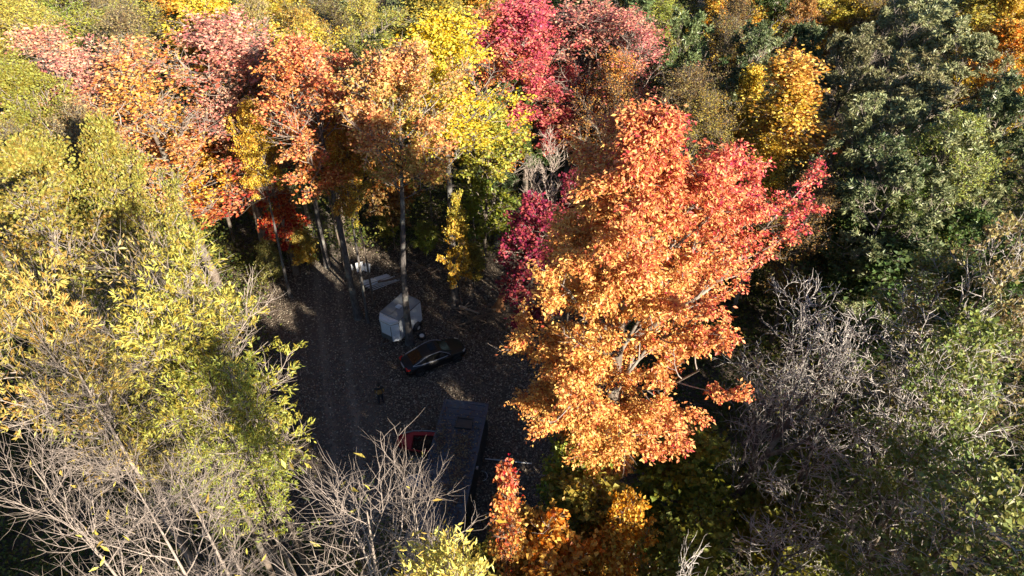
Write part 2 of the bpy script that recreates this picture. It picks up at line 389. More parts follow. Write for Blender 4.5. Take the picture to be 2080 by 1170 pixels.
kind('ash', 2, H=19, Rr=3.4, r0=.2, cb=.35, prof=ROUND, n1=24, m2=8, m3=6, nleaf=17, leaf=.17, wid=.34, droop=.3, l3=.8, up1=.12, clump=.1)
kind('poplar', 2, H=18, Rr=2.9, r0=.16, cb=.3, prof=SPIRE, n1=32, a_lo=.85, a_hi=.3, up1=.16, m2=8, m3=6, up2=.2, nleaf=15, leaf=.12, wid=.85, l3=.7, clump=.2, bark=M_PALE)
kind('narrow_poplar', 1, H=17, Rr=1.1, r0=.11, cb=.35, prof=SPIRE, n1=30, a_lo=.6, a_hi=.3, up1=.16, m2=6, m3=5, nleaf=16, leaf=.12, wid=.85, l3=.5, bark=M_PALE)
# close trees with long narrow leaflets in fans at the twig ends
HK = dict(r0=.22, prof=ROUND, opposite=True, droop=.12, nup=.75, wid=.3, bark=M_BARK, twig=M_TWIG, spread=.07, up1=.1)
DOME = ((0, .55), (.3, .9), (.6, 1), (.85, .8), (1, .5))
HK['prof'] = DOME; HK['wtrunk'] = .01
kind('hickory', 3, H=23, Rr=2.9, cb=.56, bare_below=.64, n1=26, m2=7, m3=6, a_lo=1.35, a_hi=.7, l3=.8, up3=.1, up2=.06, nleaf=15, leaf=.21, bare_in=.15, clump=.2, skip=.06, axd=1.0, lt0=.5, lvar=(.5, 1.25), **{**HK, 'up1': .07})
kind('thin_hickory', 2, H=23, Rr=2.8, cb=.58, bare_below=.74, n1=22, m2=7, m3=6, a_lo=1.2, a_hi=.6, l3=.95, up3=.14, up2=.08, nleaf=4, leaf=.18, bare_in=.3, clump=.5, skip=.2, thick3=.008, axd=1.0, lt0=.6, lvar=(.5, 1.25), **{**HK, 'twig': M_PALETWIG})
kind('top_hickory', 1, H=27, Rr=1.3, cb=.84, n1=20, m2=7, m3=5, a_lo=1.2, a_hi=.6, l3=.5, up3=.12, up2=.12, nleaf=9, leaf=.17, bare_in=.1, clump=.12, axd=.9, lt0=.4, **{**HK, 'r0': .12})
kind('bare_hickory', 3, H=26, Rr=1.9, cb=.74, n1=18, m2=7, m3=6, a_lo=1.35, a_hi=.5, l3=.7, up3=.1, up2=.09, w3=.17, w2=.16, w1=.11, nleaf=1, leaf=.2, bare_in=.96, thick3=.0046, r2b=.0055, **{**HK, 'twig': M_PALETWIG, 'bark': M_TWIG, 'r0': .13})
# bare, crooked grey trees
kind('bare_oak', 3, H=15, Rr=4.2, r0=.22, cb=.3, prof=((0, .6), (.4, 1), (.8, .8), (1, .5)), n1=12, a_lo=1.05, a_hi=.5, up1=.08, w1=.17, m2=6, up2=.07, w2=.26, m3=5, l3=1.0, w3=.3, up3=.05, s2=6, s3=5, nleaf=1, leaf=.16, wid=.6, bare_in=.8, thick3=.021, r1f=.018, twig=M_BLUETWIG, bark=M_DARK)
kind('crooked_oak', 1, H=16, Rr=5.4, r0=.5, cb=.3, prof=((0, .9), (.4, 1), (.8, .8), (1, .5)), n1=13, a_lo=.95, a_hi=.45, up1=.07, w1=.16, m2=6, up2=.06, w2=.26, m3=5, l3=.95, w3=.3, up3=.04, s2=6, s3=5, m4=2, nleaf=1, leaf=.16, wid=.6, bare_in=.9, thick3=.018, twig=M_BLUETWIG, bark=M_DARK, wtrunk=.09, r1f=.034)
kind('bare_sapling', 1, H=15, Rr=1.7, r0=.09, cb=.4, n1=16, a_lo=.8, a_hi=.35, up1=.14, m2=6, m3=4, l3=.6, up3=.15, up2=.15, nleaf=0, thick3=.012, twig=M_PINKTWIG, bark=M_PALE)
# trees of the lower storey
kind('spire_maple', 1, H=17, Rr=.8, r0=.1, cb=.5, prof=SPIRE, n1=24, a_lo=.9, a_hi=.4, m2=6, m3=5, nleaf=6, leaf=.17, wid=.9, l3=.4, droop=.15, nup=1.0, wtrunk=.01, bare_in=.3, clump=.2)
kind('lower_maple', 3, H=13, Rr=2.5, r0=.11, cb=.22, prof=ROUND, n1=24, a_lo=1.2, a_hi=.5, up1=.08, m2=7, m3=5, nleaf=10, leaf=.2, wid=.9, l3=.55, droop=.15, nup=1.0, clump=.15)
kind('small_maple', 2, H=8, Rr=1.6, r0=.06, cb=.3, prof=ROUND, n1=18, a_lo=1.3, a_hi=.6, up1=.05, m2=6, m3=4, nleaf=11, leaf=.19, wid=.9, l3=.45, droop=.1, nup=1.1)
kind('round_leaf', 3, H=18, Rr=3.2, r0=.17, cb=.34, prof=ROUND, n1=20, a_lo=1.15, a_hi=.5, up1=.1, w1=.12, m2=7, m3=4, w2=.18, t3lo=.4, nleaf=11, leaf=.18, wid=.85, l3=.7, droop=.1, nup=.8, clump=.48, skip=.14, bare_in=.15, thick3=.013, twig=M_BLUETWIG)
# the big orange and red maple by itself
kind('great_maple', 1, H=26, Rr=4.7, r0=.42, cb=.34, prof=((0, .36), (.15, .64), (.32, .98), (.5, 1.04), (.7, .68), (.86, .34), (1, .1)), n1=60, a_lo=1.35, a_hi=.4, up1=.075, w1=.09, m2=9, l2=.38, up2=.16,
     m3=7, l3=.62, t3lo=.35, nleaf=52, leaf=.125, wid=.55, droop=.8, nup=.45, spread=.1, hvf=hero_tone, bark=M_BARK, twig=M_TWIG, clump=.1, asym=(.27, .2), lvar=(.78, 1.18))

# ------------------------------------------------------------------ leaf colours (diffuse albedo)
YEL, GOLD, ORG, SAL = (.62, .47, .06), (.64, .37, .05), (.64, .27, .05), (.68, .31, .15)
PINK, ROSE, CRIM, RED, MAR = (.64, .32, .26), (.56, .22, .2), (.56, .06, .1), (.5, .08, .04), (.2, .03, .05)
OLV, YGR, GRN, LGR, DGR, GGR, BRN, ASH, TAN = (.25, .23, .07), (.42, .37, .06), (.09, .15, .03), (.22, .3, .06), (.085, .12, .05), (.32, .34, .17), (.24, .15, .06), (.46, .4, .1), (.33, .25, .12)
COUNT = {}
def plant(kindname, name, cat, loc, H, Rad, A, B, label, group=None, rz=None, lean=None):
    vs = variants(kindname); i = COUNT.get(kindname, 0); COUNT[kindname] = i + 1
    tm, cm, h0, r0 = vs[i % len(vs)]
    o = empty(name, (loc.x, loc.y, 0), rz if rz is not None else (i * 2.399 + loc.x) % 6.283)
    s = Rad / r0; o.scale = (s, s, H / h0)
    if lean: o.rotation_euler[0], o.rotation_euler[1] = lean
    tag(o, label, cat, group)
    t = link('trunk', tm, o); c = link('crown', cm, o)
    c['tint_a'] = list(A); c['tint_b'] = list(B)
    return o
def top(kindname, u, v, H, Rad, A, B, label, name='maple_tree', cat='tree', **kw): return plant(kindname, name, cat, at(u, v, H), H, Rad, A, B, label, **kw)
def base(kindname, u, v, H, Rad, A, B, label, name='maple_tree', cat='tree', **kw): return plant(kindname, name, cat, at(u, v, 0), H, Rad, A, B, label, **kw)
# ------------------------------------------------------------------ the trees, by where their tops or feet show
top('great_maple', 1320, 200, 26, 4.45, (.72, .39, .115), (.65, .1, .115), 'huge orange maple with red upper and outer leaves, lit by low sun', rz=0.0)
E = 'trees at the back edge of the clearing'
base('loose_maple', 552, 548, 20.8, 4.7, (.58, .17, .08), PINK, 'salmon pink maple with bare lower branches left of the yellow maple', group=E)
base('edge_maple', 590, 602, 16.5, 1.8, YEL, GOLD, 'narrow golden maple with a slim leaning trunk left of the clearing', group=E)
base('edge_maple', 665, 540, 19.5, 3.2, OLV, YEL, 'yellow and olive maple with the thickest dark trunk behind the clearing', group=E)
base('edge_maple', 728, 645, 21.5, 3.2, (.52, .24, .05), (.68, .25, .13), 'salmon maple with a pale sunlit patch low on its trunk', group=E)
base('edge_maple', 748, 655, 16, 1.8, (.42, .4, .05), ORG, 'shorter orange and gold maple beside the white trailer', group=E)
base('edge_maple', 833, 697, 22.4, 3.5, (.3, .33, .04), (.72, .33, .15), 'orange maple with dark straight trunk standing in front of the white trailer', group=E, rz=5.2)
base('edge_maple', 925, 620, 22.5, 3.5, (.5, .42, .05), (.7, .52, .05), 'tall bright yellow maple with a sunlit trunk behind the brush pile', group=E)
base('lower_maple', 937, 625, 10.5, 1.0, GOLD, YGR, 'thin golden sapling against the sunlit trunk of the yellow maple', group=E)
base('small_maple', 803, 507, 11, 2.0, BRN, ORG, 'small rust brown maple in the dark wood behind the trailer', group=E)
base('lower_maple', 985, 545, 14.5, 2.9, (.2, .25, .035), YGR, 'leafy yellow-green maple in shade right of the bright yellow maple')
S_ = 'slender trunks in the dark wood'
for u, v, H, lb in ((616, 515, 16, 'slender trunk left of the thick dark one'), (702, 548, 17, 'slender pale leaning trunk beside the white sheets'), (722, 600, 16.5, 'slender trunk in front of the white boards'),
                    (760, 622, 17, 'slender trunk just left of the white trailer roof'), (690, 505, 15.5, 'slender trunk far back between the white sheets and the thick trunk'), (548, 478, 16, 'slender trunk deep in the wood above the small red maple'),
                    (580, 455, 16, 'slender trunk deepest in the wood right of the small red maple'), (880, 500, 16, 'slender trunk in the dark behind the fallen poles'), (965, 520, 15, 'slender trunk in the dark right of the sunlit yellow maple')):
    base('slender_maple', u, v, H, 1.5, (.3, .2, .04), ORG, lb, group=S_)
for u, v, H, A_, lb in ((792, 498, 4.5, YGR, 'yellow-green sprig left of the fallen poles'), (868, 530, 4, (.3, .34, .05), 'green sprig just behind the fallen poles'), (630, 556, 4.5, GOLD, 'golden sprig at the foot of the thick dark trunk'), (560, 590, 5, OLV, 'olive sprig at the left edge of the clearing'), (965, 585, 4.5, (.4, .3, .05), 'tawny sprig beside the brush pile')):
    base('small_maple', u, v, H, 1.0, A_, OLV, lb, name='sapling', cat='sapling', group='sprigs on the forest floor')
top('small_maple', 540, 352, 9, 1.5, RED, (.6, .16, .03), 'small bright red maple glowing among dark trunks')
base('lower_maple', 480, 500, 12, 2.8, (.36, .09, .05), ORG, 'dusky red maple under the salmon pink one')
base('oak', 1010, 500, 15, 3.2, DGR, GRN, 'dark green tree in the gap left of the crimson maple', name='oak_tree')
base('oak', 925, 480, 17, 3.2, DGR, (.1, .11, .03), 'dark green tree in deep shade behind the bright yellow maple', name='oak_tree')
# far left
top('ash', 15, -25, 20, 3.4, YGR, ASH, 'pale yellow-green tree in the far left corner of the wood', name='ash_tree')
top('twiggy', 175, 5, 20, 4.0, OLV, TAN, 'grey twiggy tree with thin olive leaves behind the pink maple', name='ash_tree')
top('twiggy', 318, -25, 20, 4.2, OLV, YGR, 'grey nearly leafless tree left of the gold maple', name='ash_tree')
top('loose_maple', 150, 50, 20.5, 4.6, SAL, PINK, 'pale pink maple with sparse leaves at the far left')
top('loose_maple', 265, 75, 20, 4.5, GOLD, SAL, 'orange and gold maple between two pink maples')
top('maple', 412, -30, 21, 3.0, GOLD, YEL, 'solid gold maple at the back of the wood')
top('ash', 520, -20, 20, 3.0, YGR, TAN, 'olive-yellow ash just right of the solid gold maple', name='ash_tree')
top('ash', 610, 5, 19, 3.0, (.34, .32, .08), (.5, .3, .06), 'olive ash with orange flecks behind the salmon maple', name='ash_tree')
top('ash', 700, -20, 19.5, 3.2, LGR, (.45, .36, .08), 'green-gold ash behind the salmon maple and left of the bright yellow one', name='ash_tree')
top('loose_maple', 480, 80, 19, 2.6, TAN, PINK, 'thin tan and pink maple in front of the olive ashes')
top('maple', 18, 100, 20.5, 2.6, (.2, .22, .04), (.3, .27, .05), 'yellow-green maple at the left edge behind the dark twiggy trees')
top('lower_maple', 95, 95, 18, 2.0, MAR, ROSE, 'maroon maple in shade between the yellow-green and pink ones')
top('twiggy', 85, 205, 20, 2.6, BRN, TAN, 'brown twiggy tree with dark shadow across its middle', name='ash_tree')
top('twiggy', -20, 230, 21, 2.6, BRN, OLV, 'dark brown twiggy tree at the left edge', name='ash_tree')
# left, nearer
top('maple', 50, 262, 22.5, 2.4, (.19, .22, .04), (.33, .26, .06), 'olive-yellow maple with orange-tipped leaves at the left edge')
top('maple', 225, 222, 22.5, 2.2, (.2, .23, .04), (.33, .26, .06), 'olive-gold domed maple below the shadow on the pink maple')
top('loose_maple', -40, 380, 23, 2.6, (.19, .21, .04), (.35, .25, .06), 'yellowing maple cut off by the left edge')
# near left, yellow narrow leaves and bare twigs
top('thin_hickory', 245, 405, 24, 2.3, (.4, .36, .09), (.48, .36, .14), 'half-bare pale hickory with upswept twigs above the yellow ones', name='hickory_tree')
top('hickory', 365, 470, 23.5, 2.5, (.3, .32, .055), (.47, .4, .085), 'bright yellow hickory hanging over the left side of the clearing', name='hickory_tree')
top('hickory', 60, 545, 24, 2.1, (.36, .33, .08), (.52, .36, .1), 'buff-yellow hickory at the left edge', name='hickory_tree')
top('hickory', 300, 600, 22.5, 2.2, (.3, .33, .055), (.48, .41, .085), 'second yellow hickory behind the greener one, left of the brightest', name='hickory_tree')
top('hickory', 415, 700, 21, 1.8, (.24, .29, .05), (.4, .4, .07), 'greener hickory lowest over the left edge of the clearing', name='hickory_tree')
# bottom edge, closest to the camera: crowns of bare twigs
BT = [(0, 800, 27, 1.4, 'whitish bare tree filling the bottom left corner'), (170, 905, 27, 1.3, 'bare tree with tall pale shoots right of the corner one'),
      (120, 700, 22, 2.0, 'greyish bare crown below the buff-yellow hickory'), (310, 890, 22.5, 1.9, 'dark spreading bare crown under the greener hickory'),
      (660, 915, 26, 1.9, 'bare crown of dense pinkish twigs left of the dark metal roof'),
      (800, 925, 25, .9, 'bare crown over the dark metal roof'), (400, 1095, 28, 1.0, 'bare shoots rising from the bottom edge left of the roof')]
for u, v, H, Rd, lb in BT: top('bare_hickory', u, v, H, Rd, YEL, ASH, lb, name='bare_tree')
top('top_hickory', 930, 1062, 25.5, 1.0, (.6, .55, .17), (.64, .54, .14), 'bright yellow-leaved hickory top at the bottom edge', name='hickory_tree')
# below and beside the great maple
top('spire_maple', 1030, 942, 17.5, .55, (.62, .36, .08), (.58, .14, .07), 'slim red-tipped orange maple catching the sun beside the roof')
top('lower_maple', 1075, 1020, 13, 1.6, (.4, .26, .06), (.42, .2, .06), 'wide rusty maple in shade around the slim red-tipped one')
top('lower_maple', 1115, 1040, 13.5, 2.1, (.34, .27, .05), ORG, 'olive and rust maple in front of the red-tipped spire')
top('lower_maple', 1005, 1085, 12, 1.4, (.38, .2, .05), (.3, .28, .05), 'rusty maple hiding the near end of the dark roof')
top('lower_maple', 1170, 830, 14, 1.8, (.15, .24, .04), (.34, .35, .05), 'green maple just left of the great maple trunk')
top('lower_maple', 1185, 985, 12, 2.2, (.12, .17, .03), (.34, .26, .05), 'green and russet maple beneath the green one')
top('lower_maple', 1290, 985, 13.5, 1.3, (.6, .22, .03), (.6, .34, .05), 'vivid orange young maple against the great maple trunk')
top('lower_maple', 1265, 1075, 12, 1.7, (.4, .26, .04), (.56, .24, .04), 'dull orange young maple at the bottom edge under the great maple')
top('small_maple', 1400, 900, 9, 2.6, (.16, .2, .03), (.32, .3, .04), 'low green maple in shade right of the great maple trunk')
top('small_maple', 1560, 930, 6, 2.4, (.3, .3, .04), (.12, .17, .03), 'low yellow-green maple behind the crooked oak trunk')
top('small_maple', 1380, 1060, 7, 2.4, (.12, .16, .03), (.25, .25, .04), 'low green maple at the foot of the crooked oak')
top('small_maple', 1660, 1010, 7, 2.6, (.28, .26, .04), (.12, .15, .03), 'dim olive shrub-like maple under the crooked oak limbs')
top('small_maple', 1720, 870, 7, 2.6, (.14, .18, .03), (.3, .28, .04), 'dim green shrub-like maple under the bare grey twigs')
# middle, behind the great maple
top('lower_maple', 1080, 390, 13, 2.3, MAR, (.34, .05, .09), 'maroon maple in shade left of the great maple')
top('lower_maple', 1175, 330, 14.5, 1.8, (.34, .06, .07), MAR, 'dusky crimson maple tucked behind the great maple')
top('bare_sapling', 1140, 255, 16.5, 1.2, YEL, YEL, 'white leafless sapling in front of the dark gap', name='bare_tree')
top('bare_sapling', 1090, 300, 14.5, 1.1, YEL, YEL, 'shorter leafless sapling left of the white one', name='bare_tree')
top('maple', 1075, -20, 20.5, 3.5, (.56, .12, .1), (.6, .12, .16), 'crimson maple, reddest of the far trees')
top('loose_maple', 990, 0, 20, 3.0, ORG, (.58, .2, .12), 'orange-pink maple touching the left side of the crimson one')
top('loose_maple', 1200, 5, 19.5, 4.2, (.42, .2, .08), ROSE, 'dusty rose thin-leaved maple right of the crimson one')
top('loose_maple', 1330, 10, 19.5, 3.9, (.5, .2, .12), (.6, .2, .2), 'rose-red thin-leaved maple below the blue-green trees')
top('twiggy', 1250, 110, 18, 3.0, BRN, ORG, 'brown twiggy tree with rust leaves below the rose maples', name='ash_tree')
top('twiggy', 1390, 95, 18.5, 3.6, OLV, BRN, 'wide grey-brown twiggy tree behind the great maple top', name='ash_tree')
top('twiggy', 1480, 175, 17, 2.6, OLV, (.4, .28, .05), 'olive twiggy tree left of the narrow golden poplar', name='ash_tree')
top('oak', 1170, -45, 20, 3.4, (.1, .17, .06), (.16, .22, .08), 'blue-green rounded tree behind the crimson maple', name='oak_tree')
top('oak', 1290, -40, 20, 3.4, (.1, .17, .06), (.15, .2, .08), 'blue-green rounded tree behind the rose-red maple', name='oak_tree')
top('oak', 1400, 5, 19.5, 2.6, (.1, .17, .06), (.16, .2, .08), 'blue-green rounded tree right of the rose-red maple', name='oak_tree')
top('narrow_poplar', 1535, 125, 17, 1.0, GOLD, YEL, 'narrow spire of a golden poplar', name='poplar_tree')
top('poplar', 1650, 90, 19.5, 3.4, YEL, (.62, .32, .09), 'golden orange poplar with bare lower twigs', name='poplar_tree')
top('poplar', 1590, 270, 15, 1.7, YEL, GOLD, 'yellow poplar at the foot of the golden orange one', name='poplar_tree')
top('twiggy', 1690, 330, 15, 2.6, (.4, .22, .05), BRN, 'rust-leaved twiggy tree right of the great maple', name='ash_tree')
top('twiggy', 1480, -25, 20, 3.0, OLV, BRN, 'olive-brown twiggy tree at the back right of the blue-green trees', name='ash_tree')
# right: dark grey-green oaks
G = 'grey-green oaks'
for u, v, H, Rd, A, B, lb in (
    (1560, 25, 19.5, 3.0, GGR, DGR, 'grey-green oak at the left end of the oaks, behind the narrow poplar'),
    (1760, 40, 19, 3.2, GGR, (.2, .19, .1), 'grey-green oak behind the golden orange poplar'),
    (1880, -15, 19, 3.6, (.2, .2, .1), GGR, 'pale grey-green oak at the top of the oaks'),
    (1905, 115, 19, 3.5, GGR, (.22, .2, .1), 'grey-green oak in the middle of the oaks with pale leaf tufts'),
    (2005, 35, 19.5, 3.5, (.22, .2, .1), GGR, 'tan-tinted grey-green oak near the yellow maple in the corner'),
    (2065, 140, 20, 3.2, GGR, DGR, 'grey-green oak at the right edge of the oaks'),
    (1800, 180, 18, 3.0, DGR, GGR, 'darkest oak just right of the golden orange poplar'),
    (1960, 215, 18.5, 3.0, DGR, GGR, 'dark oak directly behind the light green ash'),
    (1850, 285, 17.5, 3.2, GGR, DGR, 'low dark oak left of the light green ash'),
    (1660, 40, 18.5, 2.6, GGR, DGR, 'dark oak between the rust tree and the golden poplar')):
    top('oak', u, v, H, Rd * 1.12, A, B, lb, name='oak_tree', group=G)
top('maple', 1650, -25, 18, 1.8, ORG, BRN, 'small rust-orange maple at the back among the oaks')
top('maple', 2060, -40, 19.5, 2.0, YEL, GOLD, 'clear yellow maple in the far right corner of the wood')
top('ash', 1965, 215, 18.5, 2.7, (.26, .33, .07), (.36, .38, .1), 'light green feathery ash in front of the oaks', name='ash_tree')
top('ash', 1890, 345, 15, 2.4, LGR, GRN, 'lower light green ash left of the feathery one', name='ash_tree')
top('lower_maple', 1770, 430, 12, 2.6, DGR, GRN, 'dark green maple in the hollow right of the great maple')
top('lower_maple', 1880, 470, 13, 2.8, GRN, DGR, 'dark green maple below the light green ashes')
top('lower_maple', 1760, 505, 11, 2.2, GRN, (.15, .17, .05), 'grey-green maple behind the bare grey twigs')
top('round_leaf', 1960, 520, 16, 2.8, (.13, .17, .04), (.28, .26, .06), 'sparse green tree below the light green ashes', name='alder_tree')
top('round_leaf', 2070, 400, 20.5, 2.6, OLV, TAN, 'half-bare alder at the right edge above the sparse green one', name='alder_tree')
top('oak', 2130, 480, 19, 3.4, DGR, GRN, 'dark oak at the right edge below the half-bare alder', name='oak_tree')
top('lower_maple', 2010, 430, 14, 2.8, GRN, DGR, 'dark green maple beneath the half-bare alder')
top('round_leaf', 2090, 570, 18.5, 2.3, (.2, .22, .05), TAN, 'green and tan alder reaching in from the right edge', name='alder_tree')
# right: bare grey crowns and olive leaves
base('crooked_oak', 1440, 1125, 16.5, 5.2, OLV, BRN, 'big crooked bare oak with a thick leaning forked trunk', name='oak_tree', lean=(-.05, .14), rz=2.0)
top('bare_oak', 1665, 575, 15, 3.2, TAN, BRN, 'bare grey tree at the left of the grey thicket', name='bare_tree')
top('bare_oak', 1800, 580, 15.5, 3.3, TAN, OLV, 'bare grey tree in the middle of the grey thicket', name='bare_tree')
top('bare_oak', 1745, 720, 15, 2.6, TAN, OLV, 'lower bare grey tree in front of the grey thicket', name='bare_tree')
top('bare_oak', 1580, 735, 13, 2.2, TAN, OLV, 'bare grey tree touching the right side of the great maple', name='bare_tree')
top('bare_oak', 1440, 1135, 19, 1.1, TAN, OLV, 'bare twigs at the bottom edge in front of the crooked oak', name='bare_tree')
top('round_leaf', 1985, 640, 18, 2.5, (.11, .17, .04), (.24, .27, .07), 'olive-leaved alder right of the grey thicket', name='alder_tree')
top('round_leaf', 2065, 730, 18.5, 2.6, (.12, .18, .04), (.26, .28, .08), 'olive-green alder at the right edge', name='alder_tree')
top('round_leaf', 1975, 830, 17, 2.4, (.1, .16, .035), (.24, .27, .07), 'olive alder with bare twigs below the grey thicket', name='alder_tree')
top('round_leaf', 2030, 930, 18, 2.4, (.12, .18, .04), (.28, .29, .09), 'round-leaved olive alder in the bottom right corner', name='alder_tree')
top('bare_oak', 1690, 890, 12, 2.6, TAN, OLV, 'bare grey tree low over the dark understorey right of the crooked oak', name='bare_tree')
top('bare_oak', 1850, 770, 14.5, 2.6, TAN, OLV, 'bare grey tree at the right of the grey thicket', name='bare_tree')
top('bare_oak', 1640, 1040, 10, 2.2, TAN, OLV, 'bare grey tree close beside the crooked oak trunk', name='bare_tree')
# the wood goes on behind
rb = random.Random(5)
BACK = [('maple', GOLD, YGR), ('twiggy', OLV, TAN), ('ash', YGR, LGR), ('maple', (.4, .38, .05), ORG), ('oak', GRN, DGR), ('twiggy', BRN, OLV), ('oak', DGR, GGR), ('maple', YEL, OLV)]
for row, (yy, n, dx) in enumerate(((61, 17, 6.0), (68, 18, 6.4), (76, 19, 6.8), (85, 20, 7.2))):
    for i in range(n):
        kn, a, b = BACK[(i + row * 3) % 8]
        x = (i - (n - 1) / 2) * dx + rb.uniform(-1.5, 1.5); y = yy + rb.uniform(-2.5, 2.5)
        plant(kn, {'oak': 'oak_tree', 'maple': 'maple_tree'}.get(kn, 'ash_tree'), 'tree', Vector((x, y, 0)), rb.uniform(16.5, 19.5), 4.2, a, b,
              {'maple': 'yellowing maple at the very back of the wood', 'twiggy': 'brown twiggy tree at the very back of the wood', 'ash': 'pale green ash at the very back of the wood', 'oak': 'dark green oak at the very back of the wood'}[kn],
              group={'maple': 'yellow maples at the very back', 'twiggy': 'twiggy trees at the very back', 'ash': 'ashes at the very back', 'oak': 'oaks at the very back'}[kn])
# the wood goes on round the camera; these stand outside the picture and shade the clearing
for i, (x, y, H) in enumerate(((-2, -1, 21), (10, -7, 22), (27, -12, 22), (29, 5, 18), (35, 13, 17), (27, 14, 15), (3, -12, 23), (-9, -5, 24), (-16, 4, 22), (38, -1, 22), (18, -14, 21), (18.5, 1, 20.5), (9, 5, 17), (2, -3, 24), (-6, -2, 20), (20, 7.5, 20), (34, 30, 19), (37, 39, 20), (35, 47, 19), (42, 52, 19), (42, 33, 20), (48, 44, 20), (38, 22, 19), (46, 20, 20), (-30, 22, 20), (-34, 31, 20), (-27, 12, 21), (-38, 41, 20), (-41, 24, 20), (-36, 14, 20), (13.8, 6.3, 16.5), (5, 1, 21))):
    plant(('maple', 'ash', 'oak')[i % 3], ('maple_tree', 'ash_tree', 'oak_tree')[i % 3], 'tree', Vector((x, y, 0)), H, 3.6, (YGR, OLV, DGR)[i % 3], (ORG, YEL, GRN)[i % 3],
          ('yellow maple', 'olive ash', 'dark oak')[i % 3] + ' behind or beside the camera, outside the picture', group='trees outside the picture, ' + ('maples', 'ashes', 'oaks')[i % 3])
# ------------------------------------------------------------------ small mesh tools for the things in the clearing
class MB:
    """collects boxes, bars, prisms and lofts, then links them as one mesh object"""
    def __init__(s): s.bm = bmesh.new(); s.mi = 0
    def faces(s, vs, fs):
        bv = [s.bm.verts.new(v) for v in vs]
        for f in fs:
            try: s.bm.faces.new([bv[i] for i in f]).material_index = s.mi
            except ValueError: pass
        return bv
    def box(s, c, size, rz=0.0, M=None):
        x, y, z = (k / 2 for k in size); m = Matrix.Translation(c) @ (M if M else Matrix.Rotation(rz, 4, 'Z'))
        vs = [m @ Vector((sx * x, sy * y, sz * z)) for sx in (-1, 1) for sy in (-1, 1) for sz in (-1, 1)]
        s.faces(vs, [(0, 1, 3, 2), (4, 6, 7, 5), (0, 4, 5, 1), (2, 3, 7, 6), (0, 2, 6, 4), (1, 5, 7, 3)]); return s
    def bar(s, a, b, w, h=None):
        a, b = Vector(a), Vector(b); q = (b - a).to_track_quat('X', 'Z').to_matrix().to_4x4()
        return s.box((a + b) / 2, ((b - a).length, w, h or w), M=q)
    def tube(s, pts, r, k=8, r2=None):
        pts = [Vector(p) for p in pts]; rings = []
        for i, p in enumerate(pts):
            d = (pts[min(i + 1, len(pts) - 1)] - pts[max(i - 1, 0)]).normalized(); q = d.to_track_quat('Z', 'X')
            rr = r if r2 is None else r + (r2 - r) * i / (len(pts) - 1)
            rings.append([p + q @ Vector((rr * math.cos(6.28318 * j / k), rr * math.sin(6.28318 * j / k), 0)) for j in range(k)])
        return s.loft(rings, True, True)
    def loft(s, rings, closed=True, caps=True):
        k = len(rings[0]); vs = [v for r in rings for v in r]; fs = []
        for i in range(len(rings) - 1):
            for j in range(k if closed else k - 1):
                fs.append((i * k + j, i * k + (j + 1) % k, (i + 1) * k + (j + 1) % k, (i + 1) * k + j))
        if caps: fs += [tuple(range(k - 1, -1, -1)), tuple(range((len(rings) - 1) * k, len(rings) * k))]
        s.faces(vs, fs); return s
    def prism(s, poly, t0, t1, f):
        """poly in 2-D swept between t0 and t1; f maps (a, b, t) to a point"""
        return s.loft([[Vector(f(a, b, t)) for a, b in poly] for t in (t0, t1)])
    def lathe(s, prof, k=20, M=None):
        M = M or Matrix()
        open_ = prof[0][0] > .1
        if open_: prof = list(prof) + [prof[0]]
        return s.loft([[M @ Vector((max(r, .0005) * math.cos(6.28318 * j / k), max(r, .0005) * math.sin(6.28318 * j / k), z)) for j in range(k)] for r, z in prof], True, not open_)
    def build(s, name, mats, parent=None, bevel=0.0, smooth=False):
        bmesh.ops.recalc_face_normals(s.bm, faces=s.bm.faces)
        if bevel:
            bmesh.ops.bevel(s.bm, geom=[e for e in s.bm.edges if e.is_manifold and e.calc_face_angle(0) > .5], offset=bevel, segments=2, affect='EDGES', profile=.6)
        me = bpy.data.meshes.new(name); s.bm.to_mesh(me); s.bm.free()
        if smooth:
            me.polygons.foreach_set('use_smooth', np.ones(len(me.polygons), bool)); me.set_sharp_from_angle(angle=R(38))
        return link(name, me, parent, mats if isinstance(mats, (list, tuple)) else [mats])

P_WHITE = plain('white_aluminium_skin', (.6, .68, .78), .35, 0, .06, 1.5, dirt=(.4, .38, .34))
P_ROOFGREY = plain('weathered_grey_metal', (.24, .27, .3), .6, 0, .15, 1.2, dirt=(.2, .19, .17))
P_TRIM = plain('dull_dark_trim', (.06, .06, .065), .45, .3, .2)
P_STONEGUARD = plain('grey_stone_guard', (.2, .22, .23), .4, .6, .15)
P_RUBBER = plain('black_rubber', (.02, .02, .02), .8, 0, .2, 8)
P_RIM = plain('white_wheel_rim', (.7, .7, .7), .4, .1, .08)
P_ALLOY = plain('grey_alloy', (.3, .3, .31), .3, .9, .1)
P_BLACK = plain('black_car_paint', (.007, .008, .011), .42, 0, .2, 2, coat=0)
P_GLASS = plain('dark_car_glass', (.006, .007, .009), .12, 0, .1)
P_GLASS.node_tree.nodes['Principled BSDF'].inputs['Specular IOR Level'].default_value = .22
P_CHROME = plain('satin_bright_trim', (.42, .46, .54), .45, 0, .05)
P_REDLAMP = plain('red_lamp', (.45, .02, .015), .2, 0, .1)
P_CLEARLAMP = plain('clear_lamp', (.6, .6, .58), .1, .3, .1)
P_PLATE = plain('pale_plate', (.5, .5, .5), .5, 0, .1)
P_RED = plain('faded_red_paint', (.34, .018, .03), .45, 0, .18, 2, dirt=(.2, .02, .025))
P_WOOD = plain('weathered_wood', (.27, .23, .18), .8, 0, .25, 3)
P_TARP = plain('pale_blue_tarp', (.16, .26, .36), .45, 0, .25, 4)
P_PVC = plain('white_plastic', (.68, .72, .76), .4, 0, .08, 2)
